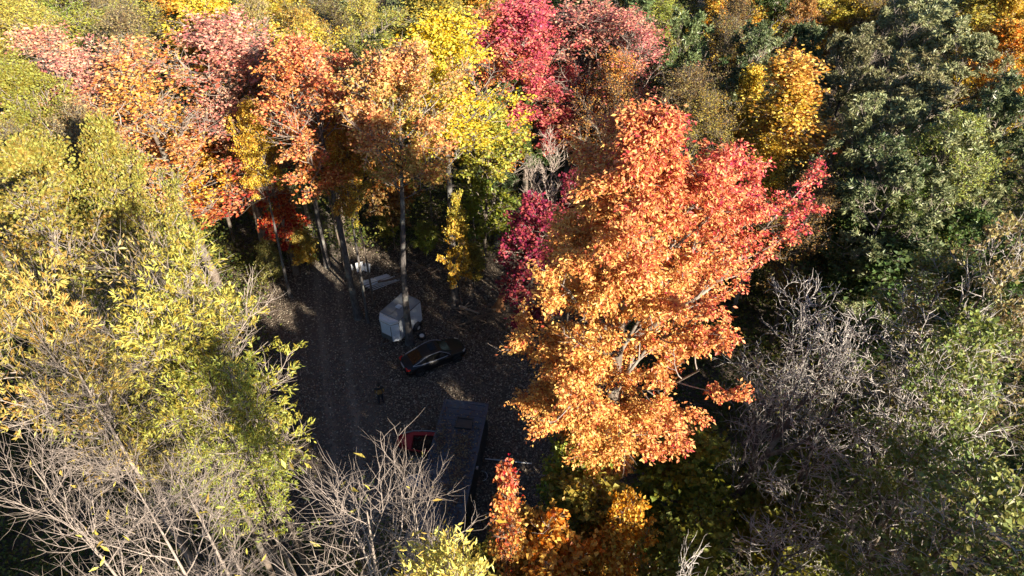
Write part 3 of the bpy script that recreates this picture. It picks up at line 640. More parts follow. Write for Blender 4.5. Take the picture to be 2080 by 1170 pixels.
P_STEEL = plain('rusty_grey_steel', (.16, .15, .145), .6, .5, .3, 5, dirt=(.16, .08, .04))
P_LOG = bark_material('dead_wood', (.1, .075, .055), (.26, .2, .15))
P_STUMP = plain('torn_orange_wood', (.3, .14, .06), .85, 0, .3, 5)

# ------------------------------------------------------------------ white enclosed trailer with a pointed nose
def trailer():
    fwd = Vector((-.53, -.85, 0)).normalized()
    rt = empty('cargo_trailer', (-8.0, 36.9, 0), math.atan2(fwd.y, fwd.x))
    tag(rt, 'white enclosed cargo trailer with grey roof and pointed nose under the trees', 'trailer')
    L, W, N, F, z0, z1 = 2.5, 1.7, .5, .5, .46, 2.35
    h = L / 2; w = W / 2
    plan = [(-h, -w), (h, -w), (h + N * .93, -F), (h + N * .93, F), (h, w), (-h, w)]
    MB().prism(plan, z0, z1 - .06, lambda a, b, t: (a, b, t)).build('box_body', P_WHITE, rt, .012)
    up = 1.0
    roofp = [(-h - .015, -w - .02), (h * .98, -w - .02), (h + .1, -.3), (h + .12, .3), (h * .98, w + .02), (-h - .015, w + .02)]
    m = MB()
    for a, b in ((-1, 0), (0, 1)):
        pass
    rings = []
    for x in (-h - .015, -h * .4, h * .3, h * .98):
        rings.append([Vector((x, y * (w + .02), z1 - .055 + .07 * (1 - abs(y) ** 2.2))) for y in (-1, -.6, -.2, .2, .6, 1)] + [Vector((x, y * (w + .02), z1 - .075)) for y in (1, -1)])
    m.loft(rings); rf = m.build('roof', P_ROOFGREY, rt)
    MB().box((-.05, 0, z1 + .022), (L * .96, .035, .018)).build('roof_seam', P_STONEGUARD, rf)
    v = MB().box((.12, -.02, z1 + .05), (.36, .36, .07)); v.box((.12, -.02, z1 + .1), (.3, .3, .03)); v.build('roof_vent', P_WHITE, rf, .01)
    # sloping cap over the nose
    m = MB(); cap = [(h, -w - .012), (h + N * .97, -F - .02), (h + N * .97, F + .02), (h, w + .012)]
    lo = [Vector((a, b, z1 - .27)) for a, b in cap]
    hi = [Vector((h - .01, -w - .01, z1 - .045)), Vector((h + .13, -.28, z1 + .005)), Vector((h + .13, .28, z1 + .005)), Vector((h - .01, w + .01, z1 - .045))]
    m.loft([lo, hi]); m.build('nose_cap', P_RIM, rt)
    for sgn, nm in ((1, 'corner_trim'), (-1, 'corner_trim')):
        MB().box((h, sgn * (w + .004), (z0 + z1) / 2 - .1), (.05, .03, z1 - z0 - .25)).build(nm, P_TRIM, rt)
        MB().bar((-h, sgn * (w + .012), z1 - .085), (h, sgn * (w + .012), z1 - .085), .03, .05).build('roof_rail', P_TRIM, rt)
        a = Vector((h + .015, sgn * (w + .012), 0)); b = Vector((h + N * .94, sgn * (F + .012), 0)); d = (b - a).normalized(); n = Vector((d.y, -d.x, 0)) * (1 if sgn < 0 else -1)
        g = MB(); g.bar(a + Vector((0, 0, (z0 + z1) / 2 - .14)) + n * .006, b + Vector((0, 0, (z0 + z1) / 2 - .14)) + n * .006, .012, z1 - z0 - .32); g.build('corner_panel', P_STONEGUARD if sgn < 0 else P_WHITE, rt)
        g = MB(); g.bar(a + Vector((0, 0, z1 - .28)) + n * .008, b + Vector((0, 0, z1 - .28)) + n * .008, .014, .03); g.build('nose_trim', P_TRIM, rt)
        # wheel with fender
        wx = -h * .42
        ty = MB().lathe([(.16, -.09), (.3, -.09), (.325, -.05), (.325, .05), (.3, .09), (.16, .09)], 22, Matrix.Translation((wx, sgn * (w + .13), .325)) @ Matrix.Rotation(R(90), 4, 'X')).build('wheel', P_RUBBER, rt, smooth=True)
        MB().lathe([(.0, -.07), (.15, -.07), (.155, .07), (.06, .085), (0, .085)], 18, Matrix.Translation((wx, sgn * (w + .13), .325)) @ Matrix.Rotation(R(-90 * sgn), 4, 'X')).build('rim', P_RIM, ty, smooth=True)
        f = MB(); ring = []
        for t in range(9):
            a_ = R(180 * t / 8); ring.append([Vector((wx + .42 * math.cos(a_), sgn * (w + .005), .36 + .4 * math.sin(a_))), Vector((wx + .42 * math.cos(a_), sgn * (w + .27), .36 + .4 * math.sin(a_))),
                                              Vector((wx + .4 * math.cos(a_), sgn * (w + .27), .36 + .38 * math.sin(a_))), Vector((wx + .4 * math.cos(a_), sgn * (w + .005), .36 + .38 * math.sin(a_)))])
        f.loft(ring).build('fender', P_TRIM, rt, smooth=True)
    MB().box((h + N * .93 + .008, 0, z0 + .25), (.012, F * 2 - .02, .46)).build('stone_guard', P_STONEGUARD, rt)
    for y in (-F + .03, F - .03): MB().box((h + N * .93 + .012, y, z0 + .95), (.016, .04, 1.0)).build('nose_edge', P_TRIM, rt)
    MB().box((h + N * .93 + .012, 0, z1 - .29), (.016, F * 2, .035)).build('nose_edge', P_TRIM, rt)
    dr = MB().box((-h - .015, 0, (z0 + z1) / 2 - .02), (.03, W - .16, z1 - z0 - .25)).build('rear_door', P_WHITE, rt, .006)
    MB().box((-h - .04, .3, 1.3), (.03, .05, 1.2)).build('latch', P_STEEL, dr)
    t = MB(); t.bar((h + .1, -.5, z0 - .06), (h + N + .75, 0, z0 - .06), .06, .09); t.bar((h + .1, .5, z0 - .06), (h + N + .75, 0, z0 - .06), .06, .09)
    t.bar((-h, -w + .05, z0 - .05), (h + .2, -w + .05, z0 - .05), .06, .09); t.bar((-h, w - .05, z0 - .05), (h + .2, w - .05, z0 - .05), .06, .09); t.bar((-h * .42, -w - .08, .325), (-h * .42, w + .08, .325), .06)
    t.tube([(h + N + .62, 0, .02), (h + N + .62, 0, .75)], .03); t.build('tongue', P_STEEL, rt)
trailer()

# ------------------------------------------------------------------ black saloon car
def car():
    rt = empty('parked_car', (-5.45, 33.75, 0), R(29)); tag(rt, 'black saloon car parked on fallen leaves in front of the white trailer', 'car')
    st = [(-2.28, .62, .42, .62, .80), (-2.2, .78, .3, .72, .93), (-1.9, .85, .24, .8, .98), (-1.35, .885, .2, .88, .98), (-.6, .9, .19, .9, .95), (.2, .9, .19, .88, .93), (.85, .89, .19, .85, .92),
          (1.3, .875, .2, .8, .88), (1.75, .84, .22, .74, .82), (2.1, .74, .27, .66, .73), (2.24, .6, .34, .55, .62)]
    rings = []
    for x, w, zl, zb, zt in st:
        half = [(w * .86, zl), (w * .97, zl + .08), (w, (zl + zb) / 2), (w * .985, zb - .05), (w * .93, zb + .01), (w * .62, zt - .008), (w * .25, zt + .012)]
        rings.append([Vector((x, y, z)) for y, z in half] + [Vector((x, -y, z)) for y, z in reversed(half)])
    MB().loft(rings).build('body', P_BLACK, rt, smooth=True)
    # cabin: pillars and roof
    base_ = [(-1.75, .60, .965), (-1.2, .77, .955), (-.2, .8, .95), (.6, .79, .935), (1.15, .62, .9)]
    roof_ = [(-.98, .5, 1.3), (-.7, .575, 1.375), (-.15, .6, 1.425), (.2, .59, 1.41), (.42, .53, 1.365)]
    m = MB()
    lo = [Vector(p) for p in base_] + [Vector((x, -y, z)) for x, y, z in reversed(base_)]
    hi = [Vector(p) for p in roof_] + [Vector((x, -y, z)) for x, y, z in reversed(roof_)]
    m.loft([lo, hi]); m.build('cabin', P_BLACK, rt, smooth=True)
    # roof skin, slightly domed
    m = MB(); rings = []
    for x, y, z in roof_: rings.append([Vector((x, y * k, z + .006 + .03 * (1 - k * k))) for k in (1, .6, .2, -.2, -.6, -1)])
    m.loft(rings, False, False); m.build('roof', P_BLACK, rt, smooth=True)
    def panel(name, quad, inset, mat, out, parent=rt):
        q = [Vector(p) for p in quad]; c = sum(q, Vector()) / len(q); n = (q[1] - q[0]).cross(q[2] - q[0]).normalized()
        if n.dot(Vector(out)) < 0: n = -n
        r = [c + (p - c) * (1 - inset) + n * .012 for p in q]
        mm = MB(); mm.loft([r, [p - n * .01 for p in r]]); return mm.build(name, mat, parent)
    def mir(q): return [(x, -y, z) for x, y, z in q]
    panel('windscreen', [base_[4], roof_[4], (.42, -.53, 1.365), (1.15, -.62, .9)], .07, P_GLASS, (1, 0, 1))
    panel('rear_window', [base_[0], roof_[0], (-.98, -.5, 1.3), (-1.75, -.6, .965)], .07, P_GLASS, (-1, 0, 1))
    MB().box((-.1, 0, 1.468), (.5, .72, .012)).build('sunroof', P_GLASS, rt, .004)
    for s in (1, -1):
        f = (lambda q: q) if s > 0 else mir
        win = [(-1.35, .735, .985), (-.84, .56, 1.31), (-.5, .6, 1.365), (-.12, .615, 1.385), (.2, .605, 1.375), (.86, .735, .955), (-.3, .8, .965)]
        mid = [(-.32, .80, .965), (-.28, .61, 1.38)]
        panel('rear_side_window', f([win[0], win[1], win[2], mid[1], mid[0]]), .06, P_GLASS, (0, s, .4))
        panel('front_side_window', f([mid[0], mid[1], win[3], win[4], win[5]]), .06, P_GLASS, (0, s, .4))
        t = MB(); t.tube([(x, y * s * 1.012 + s * .008, z + .006) for x, y, z in ((-1.8, .66, .97), (-1.35, .66, 1.1), (-.9, .6, 1.27), (-.5, .617, 1.37), (-.12, .632, 1.395), (.22, .62, 1.38), (.55, .68, 1.2), (.9, .745, .965))], .017, 6); t.build('upper_window_trim', P_CHROME, rt, smooth=True)
        t = MB(); t.tube([(-1.8, s * .69, .965), (-1.2, s * .83, .955), (-.2, s * .86, .95), (.5, s * .85, .935), (.92, s * .82, .915)], .022, 6); t.build('lower_window_trim', P_CHROME, rt, smooth=True)
        mr = MB().box((.78, s * .96, 1.0), (.12, .2, .14)); mr.build('door_mirror', P_BLACK, rt, .03, True)
        tl = MB(); tl.box((-2.235, s * .58, .8), (.1, .3, .13)); tl.box((-2.12, s * .735, .8), (.2, .07, .11)); tl.build('tail_light', P_REDLAMP, rt, .012)
        hl = MB(); hl.bar((2.13, s * .52, .64), (1.92, s * .76, .68), .12, .1); hl.build('headlight', P_CLEARLAMP, rt, .012)
        h = MB().box((-.55, s * .905, .78), (.16, .03, .025)); h.box((.35, s * .905, .77), (.16, .03, .025)); h.build('door_handle', P_BLACK, rt)
        for x in (-1.38, 1.38):
            MB().lathe([(0, 0), (.36, 0), (.37, .04), (0, .04)], 24, Matrix.Translation((x, s * .868, .33)) @ Matrix.Rotation(R(-90 * s), 4, 'X')).build('wheel_arch', P_RUBBER, rt)
            wh = MB().lathe([(.2, -.1), (.31, -.1), (.325, -.06), (.325, .06), (.31, .1), (.2, .1)], 24, Matrix.Translation((x, s * .835, .325)) @ Matrix.Rotation(R(90), 4, 'X')).build('wheel', P_RUBBER, rt, smooth=True)
            rm = MB(); M = Matrix.Translation((x, s * .918, .325)) @ Matrix.Rotation(R(-90 * s), 4, 'X')
            rm.lathe([(.19, -.06), (.215, -.02), (.215, .012), (.19, .012)], 24, M)
            for k in range(7):
                a = 6.283 * k / 7; rm.bar(M @ Vector((.03 * math.cos(a), .03 * math.sin(a), .005)), M @ Vector((.2 * math.cos(a), .2 * math.sin(a), .0)), .04, .02)
            rm.build('rim', P_ALLOY, wh)
    MB().box((-2.305, 0, .66), (.02, .5, .13)).build('number_plate', P_PLATE, rt)
    MB().box((-2.3, 0, .78), (.03, .62, .03)).build('boot_trim', P_CHROME, rt)
    MB().box((-2.24, 0, .42), (.16, 1.3, .16)).build('rear_bumper', P_BLACK, rt, .04, True)
    g = MB(); [g.bar((2.245, -.36, .44 + .05 * k), (2.245, .36, .44 + .05 * k), .02, .018) for k in range(4)]; g.build('grille', P_CHROME, rt)
    w = MB(); w.bar((.95, -.5, .985), (.86, .1, 1.04), .015); w.bar((.97, .05, .98), (.86, .55, 1.0), .015); w.build('wiper', P_TRIM, rt)
car()

# ------------------------------------------------------------------ long dark building with a ribbed metal roof
def building():
    rz = R(-8.3); rt = empty('storage_building', (-2.76, 27.75, 0), rz); tag(rt, 'long narrow dark building with a ribbed blue-black metal roof and a skylight', 'building')
    W, L, Hh = 2.72, 10.5, 2.7
    wall = plain('dark_ribbed_cladding', (.06, .062, .068), .5, .3, .2, 1.5)
    roofm = plain('blue_black_metal_roof', (.055, .076, .112), .5, 0, .35, .8, dirt=(.08, .08, .08))
    m = MB(); m.box((0, -L / 2, (Hh - .1) / 2), (W - .16, L - .2, Hh - .1))
    for k in range(34):
        for s in (1, -1): m.box((s * (W / 2 - .07), -.25 - k * .302, (Hh - .1) / 2), (.03, .06, Hh - .16))
    m.build('wall', wall, rt)
    m = MB(); rings = []
    for y in (0.0, -L):
        rings.append([Vector((x * W / 2, y, Hh - .02 + .07 * (1 - abs(x)))) for x in (-1, 0, 1)] + [Vector((x * W / 2, y, Hh - .1)) for x in (1, -1)])
    m.loft(rings)
    for k in range(24):
        y = -.2 - k * .44
        for s in (1, -1): m.bar((s * .01, y, Hh + .064), (s * (W / 2 - .16), y, Hh + .004), .05, .025)
    rf = m.build('roof', roofm, rt)
    for s in (1, -1):
        MB().box((s * (W / 2 - .06), -L / 2, Hh - .005), (.16, L, .03)).build('edge_trim', plain('roof_edge_strip', (.055, .07, .1), .5, 0, .2), rf)
    fr = MB(); cx, cy, fw, fl = .18, -1.75, .95, .72
    for a, b, c, d in ((cx - fw / 2, cy, .07, fl), (cx + fw / 2, cy, .07, fl), (cx, cy - fl / 2, fw + .07, .07), (cx, cy + fl / 2, fw + .07, .07)): fr.box((a, b, Hh + .1), (c, d, .14))
    sk = fr.build('skylight', wall, rt, .006)
    MB().box((cx, cy, Hh + .09), (fw - .07, fl - .07, .02)).build('pane', P_TRIM, sk)
    MB().box((W / 2 - .085, -3.2, 1.05), (.05, .9, 2.0)).build('door', P_TRIM, rt)
    b = MB().box((W / 2 + .02, -4.1, 1.9), (.12, .16, .12)); b.build('outdoor_lamp', P_PLATE, rt)
    # leaves that have drifted on the roof
    rng = np.random.default_rng(8); n = 2600
    x = np.concatenate([rng.normal(.35, .35, 550), rng.normal(-.9, .25, 330), rng.uniform(-1.25, 1.25, 520), rng.normal(.5, .35, 800)]); y = np.concatenate([rng.normal(-3.3, .7, 550), rng.normal(-3.1, .7, 330), rng.uniform(-10, -.3, 520), rng.normal(-5.6, 1.4, 800)])
    k = (np.abs(x) < 1.3) & (y < -.1) & (y > -10.3) & ~((np.abs(x - cx) < .55) & (np.abs(y - cy) < .45)); x, y = x[k], y[k]; n = len(x)
    a = rng.random(n) * 6.283; g = Geo()
    z = Hh + .02 + .05 * (1 - np.abs(x) / 1.36) + rng.uniform(0, .04, n)
    g.leaves(rng, np.stack([x, y, z], 1), np.stack([np.cos(a), np.sin(a), rng.normal(size=n) * .2], 1), rng.normal(size=(n, 3)) * .25 + UP, rng.uniform(.07, .16, n), rng.uniform(.05, .1, n), rng.random(n) ** 1.5, 0)
    o = link('roof_leaves', g.mesh('roof_leaves'), None, [M_LEAF]); o.location = (-2.76, 27.75, 0); o.rotation_euler = (0, 0, rz)
    o['tint_a'] = [.14, .08, .045]; o['tint_b'] = [.4, .32, .22]; tag(o, 'brown leaves drifted in patches on the dark metal roof', 'leaves', kind='stuff')
building()

# ------------------------------------------------------------------ red open boat full of leaves, beside the building
def boat():
    rt = empty('small_boat', (-5.75, 26.35, 0), R(-2)); tag(rt, 'small red open boat filled with dead leaves beside the dark building', 'boat')
    st = [(-1.35, .3, .45, .7), (-1.0, .5, .2, .68), (-.5, .66, .1, .64), (.2, .72, .08, .62), (.8, .7, .08, .62), (1.3, .66, .1, .63)]
    rings = []
    for x, w, zb, zt in st:
        o = [(w, zt), (w * .86, (zb + zt) / 2), (w * .5, zb)]; i = [(w * .46, zb + .05), (w * .8, (zb + zt) / 2), (w * .93, zt)]
        i = [(max(.02, a), b) for a, b in i]
        rings.append([Vector((x, y, z)) for y, z in o] + [Vector((x, -y, z)) for y, z in reversed(o)] + [Vector((x, -y, z)) for y, z in reversed(i)] + [Vector((x, y, z)) for y, z in i])
    MB().loft(rings).build('hull', P_RED, rt, smooth=True)
    d = MB(); d.loft([[Vector((-1.36, 0, .735)), Vector((-.35, .68, .66)), Vector((-.35, .3, .675)), Vector((-.35, -.3, .675)), Vector((-.35, -.68, .66))], [Vector((-1.33, 0, .71)), Vector((-.35, .68, .635)), Vector((-.35, .3, .65)), Vector((-.35, -.3, .65)), Vector((-.35, -.68, .635))]])
    d.build('fore_deck', P_RED, rt)
    MB().box((.45, .55, .66), (1.7, .26, .03)).build('side_deck', P_RED, rt)
    MB().tube([(-1.0, .47, .72), (-.4, .73, .7), (.3, .77, .69), (1.3, .7, .69)], .04, 8).build('side_rail', P_ROOFGREY, rt, smooth=True)
    MB().box((1.31, 0, .4), (.05, 1.2, .5)).build('stern_board', P_RED, rt)
    rng = np.random.default_rng(4); n = 900; x = rng.uniform(-.3, 1.25, n); y = rng.uniform(-.55, .42, n); a = rng.random(n) * 6.28; g = Geo()
    g.leaves(rng, np.stack([x, y, .42 + rng.uniform(0, .16, n)], 1), np.stack([np.cos(a), np.sin(a), rng.normal(size=n) * .3], 1), rng.normal(size=(n, 3)) * .3 + UP, rng.uniform(.08, .15, n), rng.uniform(.06, .1, n), rng.random(n) ** 2, 0)
    o = link('boat_leaves', g.mesh('boat_leaves'), None, [M_LEAF]); o.location = rt.location; o.rotation_euler = rt.rotation_euler
    o['tint_a'] = [.06, .04, .03]; o['tint_b'] = [.2, .14, .08]; tag(o, 'dark dead leaves lying inside the red boat', 'leaves', kind='stuff')
boat()

# ------------------------------------------------------------------ things lying about
def wheel_thing():
    rt = empty('spare_wheel', (-6.55, 36.1, 0), .4); tag(rt, 'spare wheel with a white rim lying on the ground behind the car', 'wheel')
    M = Matrix.Translation((0, 0, .14)) @ Matrix.Rotation(R(14), 4, 'X')
    MB().lathe([(.17, -.1), (.29, -.1), (.32, -.05), (.32, .05), (.29, .1), (.17, .1)], 22, M).build('tyre', P_RUBBER, rt, smooth=True)
    MB().lathe([(0, -.04), (.17, -.06), (.185, .08), (.165, .085), (.14, .03), (.06, .03), (.05, .06), (0, .06)], 22, M).build('rim', P_RIM, rt, smooth=True)
wheel_thing()
def bar_thing(name, label, cat, a, b, w, h, mat, group=None, bevel=.006):
    a, b = Vector(a), Vector(b); c = (a + b) / 2; m = MB(); m.bar(a - c, b - c, w, h)
    o = m.build(name, mat, None, bevel); o.location = c; return tag(o, label, cat, group)
bar_thing('wooden_plank', 'pale wooden plank lying on the leaves left of the great maple', 'plank', (1.56, 30.6, .04), (1.22, 28.75, .04), .15, .04, P_WOOD)
o = MB().tube([(-1.45, 0, 0), (0, 0, .01), (1.42, 0, 0)], .035, 10).build('white_pole', P_PVC, None, smooth=True); o.location = (-.2, 25.28, .07); o.rotation_euler = (0, 0, R(-7)); tag(o, 'long white pole lying on the ground right of the dark building', 'pole')
# white boards and pipes in the wood behind the trailer
rb = random.Random(2)
for k, (x, y, h, w) in enumerate(((-13.15, 43.9, .5, .45), (-12.3, 43.8, .8, .62), (-11.75, 43.75, .75, .5))):
    m = MB(); m.box((0, 0, h / 2), (w, .06, h)); m.box((0, .05, h * .45), (w * .9, .04, h * .86)); o = m.build('white_sheet', P_PVC, None, .008); o.location = (x, y, .02); o.rotation_euler = (R(-16), 0, R(rb.uniform(-25, 25)))
    tag(o, ('smallest white sheet leaning at the left behind the slim trunks', 'tallest white sheet leaning in the middle behind the slim trunks', 'narrow white sheet leaning at the right behind the slim trunks')[k], 'sheet', 'white sheets leaning behind the trees')
for k in range(9):
    t = k / 8; a = Vector((-12.0 + .5 * t + rb.uniform(-.15, .15), 42.35 - .6 * t, .05 + .03 * (k % 3))); d = Vector((math.cos(R(27 + 6 * t)), math.sin(R(27 + 6 * t)), 0)) * rb.uniform(1.7, 2.4)
    bar_thing('white_board', 'white board in the loose pile behind the trailer', 'board', a, a + d, .13, .03, P_PVC, 'white boards in a loose pile behind the trailer')
for k in range(4):
    a = Vector((-11.6 + .22 * k, 41.75 - .12 * k, .06)); d = Vector((math.cos(R(24 + 3 * k)), math.sin(R(24 + 3 * k)), 0)) * rb.uniform(2.0, 2.8)
    c = a + d / 2; o = MB().tube([a - c, b_ := (a + d - c)], .025, 8).build('white_pipe', P_PVC, None, smooth=True); o.location = c
    tag(o, 'thin white pipe sticking out of the pile of white boards', 'pipe', 'thin white pipes beside the white boards')
# pallet and tarp between the red boat and the building
rt = empty('wooden_pallet', (-5.75, 25.0, 0), R(-8)); tag(rt, 'grey slatted pallet on the ground below the red boat', 'pallet')
m = MB(); [m.box((-.55 + .157 * k, 0, .132), (.1, 1.0, .02)) for k in range(8)]; m.build('slats', P_WOOD, rt)
for y in (-.45, 0, .45): MB().box((0, y, .06), (1.2, .09, .12)).build('bearer', P_WOOD, rt)
def tarp():
    rng = np.random.default_rng(6); n = 15; bm = bmesh.new(); g = []
    for i in range(n):
        for j in range(n):
            x, y = (i / (n - 1) - .5) * 1.3, (j / (n - 1) - .5) * .95; r = math.hypot(x / .65, y / .48)
            g.append(bm.verts.new((x + rng.normal() * .02, y + rng.normal() * .02, max(.01, .42 * max(0, 1 - r * r * .8) + rng.normal() * .035))))
    for i in range(n - 1):
        for j in range(n - 1): bm.faces.new((g[i * n + j], g[(i + 1) * n + j], g[(i + 1) * n + j + 1], g[i * n + j + 1]))
    me = bpy.data.meshes.new('tarp'); bm.to_mesh(me); bm.free()
    o = link('blue_tarp', me, None, [P_TARP]); o.location = (-5.6, 23.9, 0); s = o.modifiers.new('thickness', 'SOLIDIFY'); s.thickness = .01
    tag(o, 'crumpled pale blue tarp half under the bare twigs beside the building', 'tarp')
tarp()
# low flat trailer under the great maple
rt = empty('flatbed_trailer', (3.0, 29.6, 0), R(3)); tag(rt, 'low grey flatbed trailer half hidden under the orange maple', 'trailer')
MB().box((0, 0, .62), (1.8, 2.7, .08)).build('deck', plain('blue_grey_deck', (.12, .14, .17), .5, .3, .2), rt, .01)
m = MB()
for s in (1, -1): m.box((s * .92, 0, .72), (.04, 2.74, .14))
m.box((0, -1.37, .72), (1.8, .04, .14)); m.build('side_rails', P_STEEL, rt)
for s in (1, -1): MB().lathe([(.12, -.08), (.28, -.08), (.3, 0), (.28, .08), (.12, .08)], 20, Matrix.Translation((s * 1.05, 0, .3)) @ Matrix.Rotation(R(90), 4, 'Y')).build('wheel', P_RUBBER, rt, smooth=True)
m = MB(); m.bar((0, 1.3, .5), (0, 2.5, .4), .08); m.bar((-1.05, 0, .3), (1.05, 0, .3), .06); m.bar((-.6, -1.2, .53), (-.6, 1.3, .53), .07, .1); m.bar((.6, -1.2, .53), (.6, 1.3, .53), .07, .1); m.build('chassis', P_STEEL, rt)
# tangle of metal bars right of the building
rt = empty('scrap_frame', (-1.25, 23.6, 0), 0.2); tag(rt, 'tangle of grey metal bars on the ground right of the dark building', 'scrap metal')
for k in range(9):
    a = Vector((rb.uniform(-.7, .5), rb.uniform(-1, 1), rb.uniform(.03, .3))); ang = rb.choice((R(88), R(92), R(60), R(5))) + rb.uniform(-.2, .2); d = Vector((math.cos(ang), math.sin(ang), rb.uniform(-.02, .1))) * rb.uniform(.6, 1.4)
    MB().tube([a, a + d], .022, 6).build('bar', P_STEEL, rt)
m = MB(); m.tube([(-.45 + .35 * math.cos(R(t)), .6 + .35 * math.sin(R(t)), .25) for t in range(-80, 100, 20)], .02, 6); m.build('bent_pipe', P_PVC, rt)

def limb(name, label, a, b, r, mat, seed, group=None, subs=2, wob=.08):
    rg = random.Random(seed); a, b = Vector(a), Vector(b); c = (a + b) / 2; n = 8; m = MB(); L = (b - a).length
    pts = [a.lerp(b, i / n) - c + Vector((rg.uniform(-1, 1), rg.uniform(-1, 1), rg.uniform(-.3, .6))) * wob * L / 4 for i in range(n + 1)]
    m.tube(pts, r, 7, r * .45)
    for k in range(subs):
        i = rg.randint(2, 6); d = (b - a).normalized(); d = Vector((d.x + rg.uniform(-.9, .9), d.y + rg.uniform(-.9, .9), rg.uniform(0, .5))).normalized()
        l = L * rg.uniform(.15, .35); m.tube([pts[i], pts[i] + d * l * .5 + Vector((0, 0, .05)), pts[i] + d * l], r * .5, 5, r * .15)
    o = m.build(name, mat, None, smooth=True); o.location = c; return tag(o, label, 'branch', group)
limb('fallen_branch', 'long fallen pole lying across the sunlit strip behind the trailer', (-10.6, 42.2, .12), (-6.2, 44.0, .3), .09, P_LOG, 1)
limb('fallen_branch', 'fallen trunk lying along the dark strip of shade behind the trailer', (-9.4, 46.0, .15), (-5.6, 42.6, .15), .14, P_LOG, 2)
limb('fallen_branch', 'short fallen limb left of the sunlit yellow maple trunk', (-8.8, 45.4, .1), (-7.0, 46.4, .1), .07, P_LOG, 3)
for k in range(26):
    x, y = -2.9 + rb.gauss(0, 1.0), 37.9 + rb.gauss(0, .5); a = rb.gauss(-.35, .5); l = rb.uniform(1.0, 2.6)
    d = Vector((math.cos(a), math.sin(a), rb.uniform(-.05, .18))) * l / 2; z = rb.uniform(.08, .6)
    limb('cut_branch', 'cut branch in the brush pile below the yellow maple', Vector((x, y, z)) - d, Vector((x, y, z)) + d, rb.uniform(.025, .07), P_LOG, 20 + k, 'cut branches in the brush pile', 3, .15)
limb('cut_branch', 'pale barkless log on top of the brush pile', (-4.0, 39.0, .5), (-2.4, 38.1, .55), .11, plain('pale_barkless_wood', (.34, .27, .2), .8, 0, .25, 4), 70)
def stump():
    rt = empty('tree_stump', (-1.05, 39.3, 0)); tag(rt, 'torn orange-brown stump with roots at the edge of the dark wood', 'stump')
    rg = random.Random(9); rings = []
    for i in range(7):
        z = i * .22; rings.append([Vector((math.cos(R(a)) * (.36 - .02 * i + .22 * math.exp(-z * 4) + rg.uniform(-.04, .04)) + .05 * i, math.sin(R(a)) * (.34 - .02 * i + .22 * math.exp(-z * 4)), z + (rg.uniform(-.12, .25) if i == 6 else 0))) for a in range(0, 360, 24)])
    MB().loft(rings).build('stem', P_STUMP, rt, smooth=True)
    for k in range(5):
        a = 6.283 * k / 5 + .3; MB().tube([(.3 * math.cos(a), .3 * math.sin(a), .2), (.7 * math.cos(a), .7 * math.sin(a), .08), (1.1 * math.cos(a + .3), 1.1 * math.sin(a + .3), .0)], .1, 7, .03).build('root', P_LOG, rt, smooth=True)
stump()

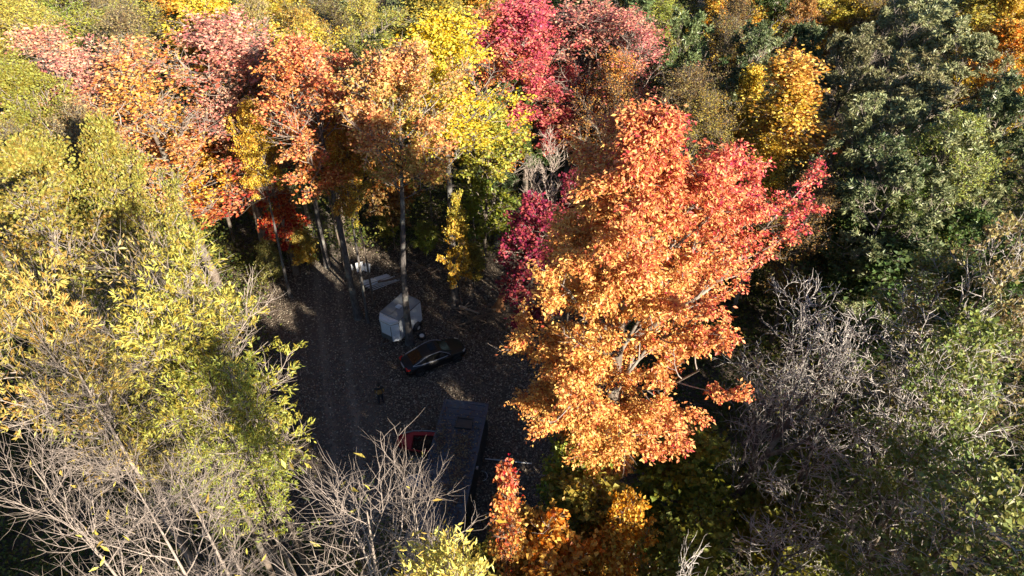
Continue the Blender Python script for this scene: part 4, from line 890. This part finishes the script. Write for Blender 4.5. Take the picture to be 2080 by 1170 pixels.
# ------------------------------------------------------------------ the person
def person():
    rt = empty('person', (-8.58, 29.85, 0), R(200)); tag(rt, 'person standing alone on the clearing floor in an ochre top and dark trousers', 'person')
    me = bpy.data.meshes.new('body'); V, E, RD = [], [], []
    def add(p, r, par=None):
        V.append(p); RD.append(r)
        if par is not None: E.append((par, len(V) - 1))
        return len(V) - 1
    pel = add((0, 0, .98), .15); wa = add((0, .0, 1.12), .135, pel); ch = add((0, .01, 1.32), .155, wa); ub = add((0, .01, 1.46), .13, ch); nk = add((0, .0, 1.56), .058, ub)
    hb = add((0, -.02, 1.64), .075, nk); hm = add((0, -.03, 1.73), .098, hb); ht = add((0, -.015, 1.82), .07, hm); add((0, -.125, 1.7), .02, hm)
    for s in (1, -1):
        add((s * .098, -.01, 1.72), .018, hm)
        sh = add((s * .19, .01, 1.46), .068, ub); el = add((s * .25, .02, 1.18), .047, sh); wr = add((s * .26, -.08, .95), .033, el); pm = add((s * .258, -.1, .885), .036, wr)
        for k, (dy, l) in enumerate(((-.035, .068), (-.012, .08), (.012, .075), (.034, .06))):
            f1 = add((s * .262, -.112 + dy, .835), .0095, pm); f2 = add((s * .255, -.125 + dy, .835 - l * .5), .009, f1); add((s * .245, -.13 + dy, .835 - l * .9), .0075, f2)
        t1 = add((s * .235, -.14, .88), .011, pm); add((s * .225, -.165, .85), .009, t1)
        hp = add((s * .095, 0, .92), .105, pel); kn = add((s * .11, -.02, .5), .065, hp); an = add((s * .12, .01, .1), .047, kn); hl = add((s * .125, -.05, .05), .05, an); add((s * .135, -.18, .035), .037, hl)
    me.from_pydata(V, E, []); o = bpy.data.objects.new('body', me); COL.objects.link(o); o.parent = rt
    sk = o.modifiers.new('skin', 'SKIN'); o.modifiers.new('smooth', 'SUBSURF').levels = 2
    for i, v in enumerate(me.skin_vertices[0].data): v.radius = (RD[i], RD[i]); v.use_root = (i == 0)
    dg = bpy.context.evaluated_depsgraph_get(); dg.update(); ev = bpy.data.meshes.new_from_object(o.evaluated_get(dg)); o.modifiers.clear(); o.data = ev; ev.name = 'body'
    ev.materials.clear()
    for m in (plain('skin', (.42, .26, .18), .5, 0, .08), plain('ochre_top', (.3, .17, .05), .8, 0, .2, 8), plain('dark_navy_trousers', (.02, .023, .035), .8, 0, .2), plain('dark_shoes', (.03, .028, .026), .6, 0, .2), plain('black_yoke', (.025, .022, .022), .8, 0, .2)): ev.materials.append(m)
    for p in ev.polygons:
        c = p.center; z = c.z; arm = abs(c.x) > .185
        p.material_index = 0 if (z > 1.55 or (arm and z < .96)) else 3 if z < .1 else 2 if (z < 1.0 and not arm) else 4 if z > 1.38 else 1; p.use_smooth = True
    m = MB(); rings = []
    for z, r, dy in ((1.66, .085, .04), (1.72, .112, .022), (1.78, .112, .005), (1.835, .09, -.005), (1.87, .04, -.005)):
        rings.append([Vector((r * math.cos(a_ * .6283), dy + r * 1.08 * math.sin(a_ * .6283), z + (.03 if math.sin(a_ * .6283) < -.5 and z < 1.75 else 0))) for a_ in range(10)])
    m.loft(rings); m.build('hair', plain('dark_hair', (.02, .015, .012), .6, 0, .2), rt, smooth=True)
    e = MB()
    for s in (1, -1): e.lathe([(0, -.012), (.012, 0), (0, .012)], 8, Matrix.Translation((s * .035, -.118, 1.735)) @ Matrix.Rotation(R(90), 4, 'X'))
    e.box((0, -.115, 1.665), (.05, .012, .008)); e.build('eyes_and_mouth', plain('dark_brown', (.08, .03, .025), .4), rt)
    rt.scale = (1.08, 1.08, 1.08)
person()
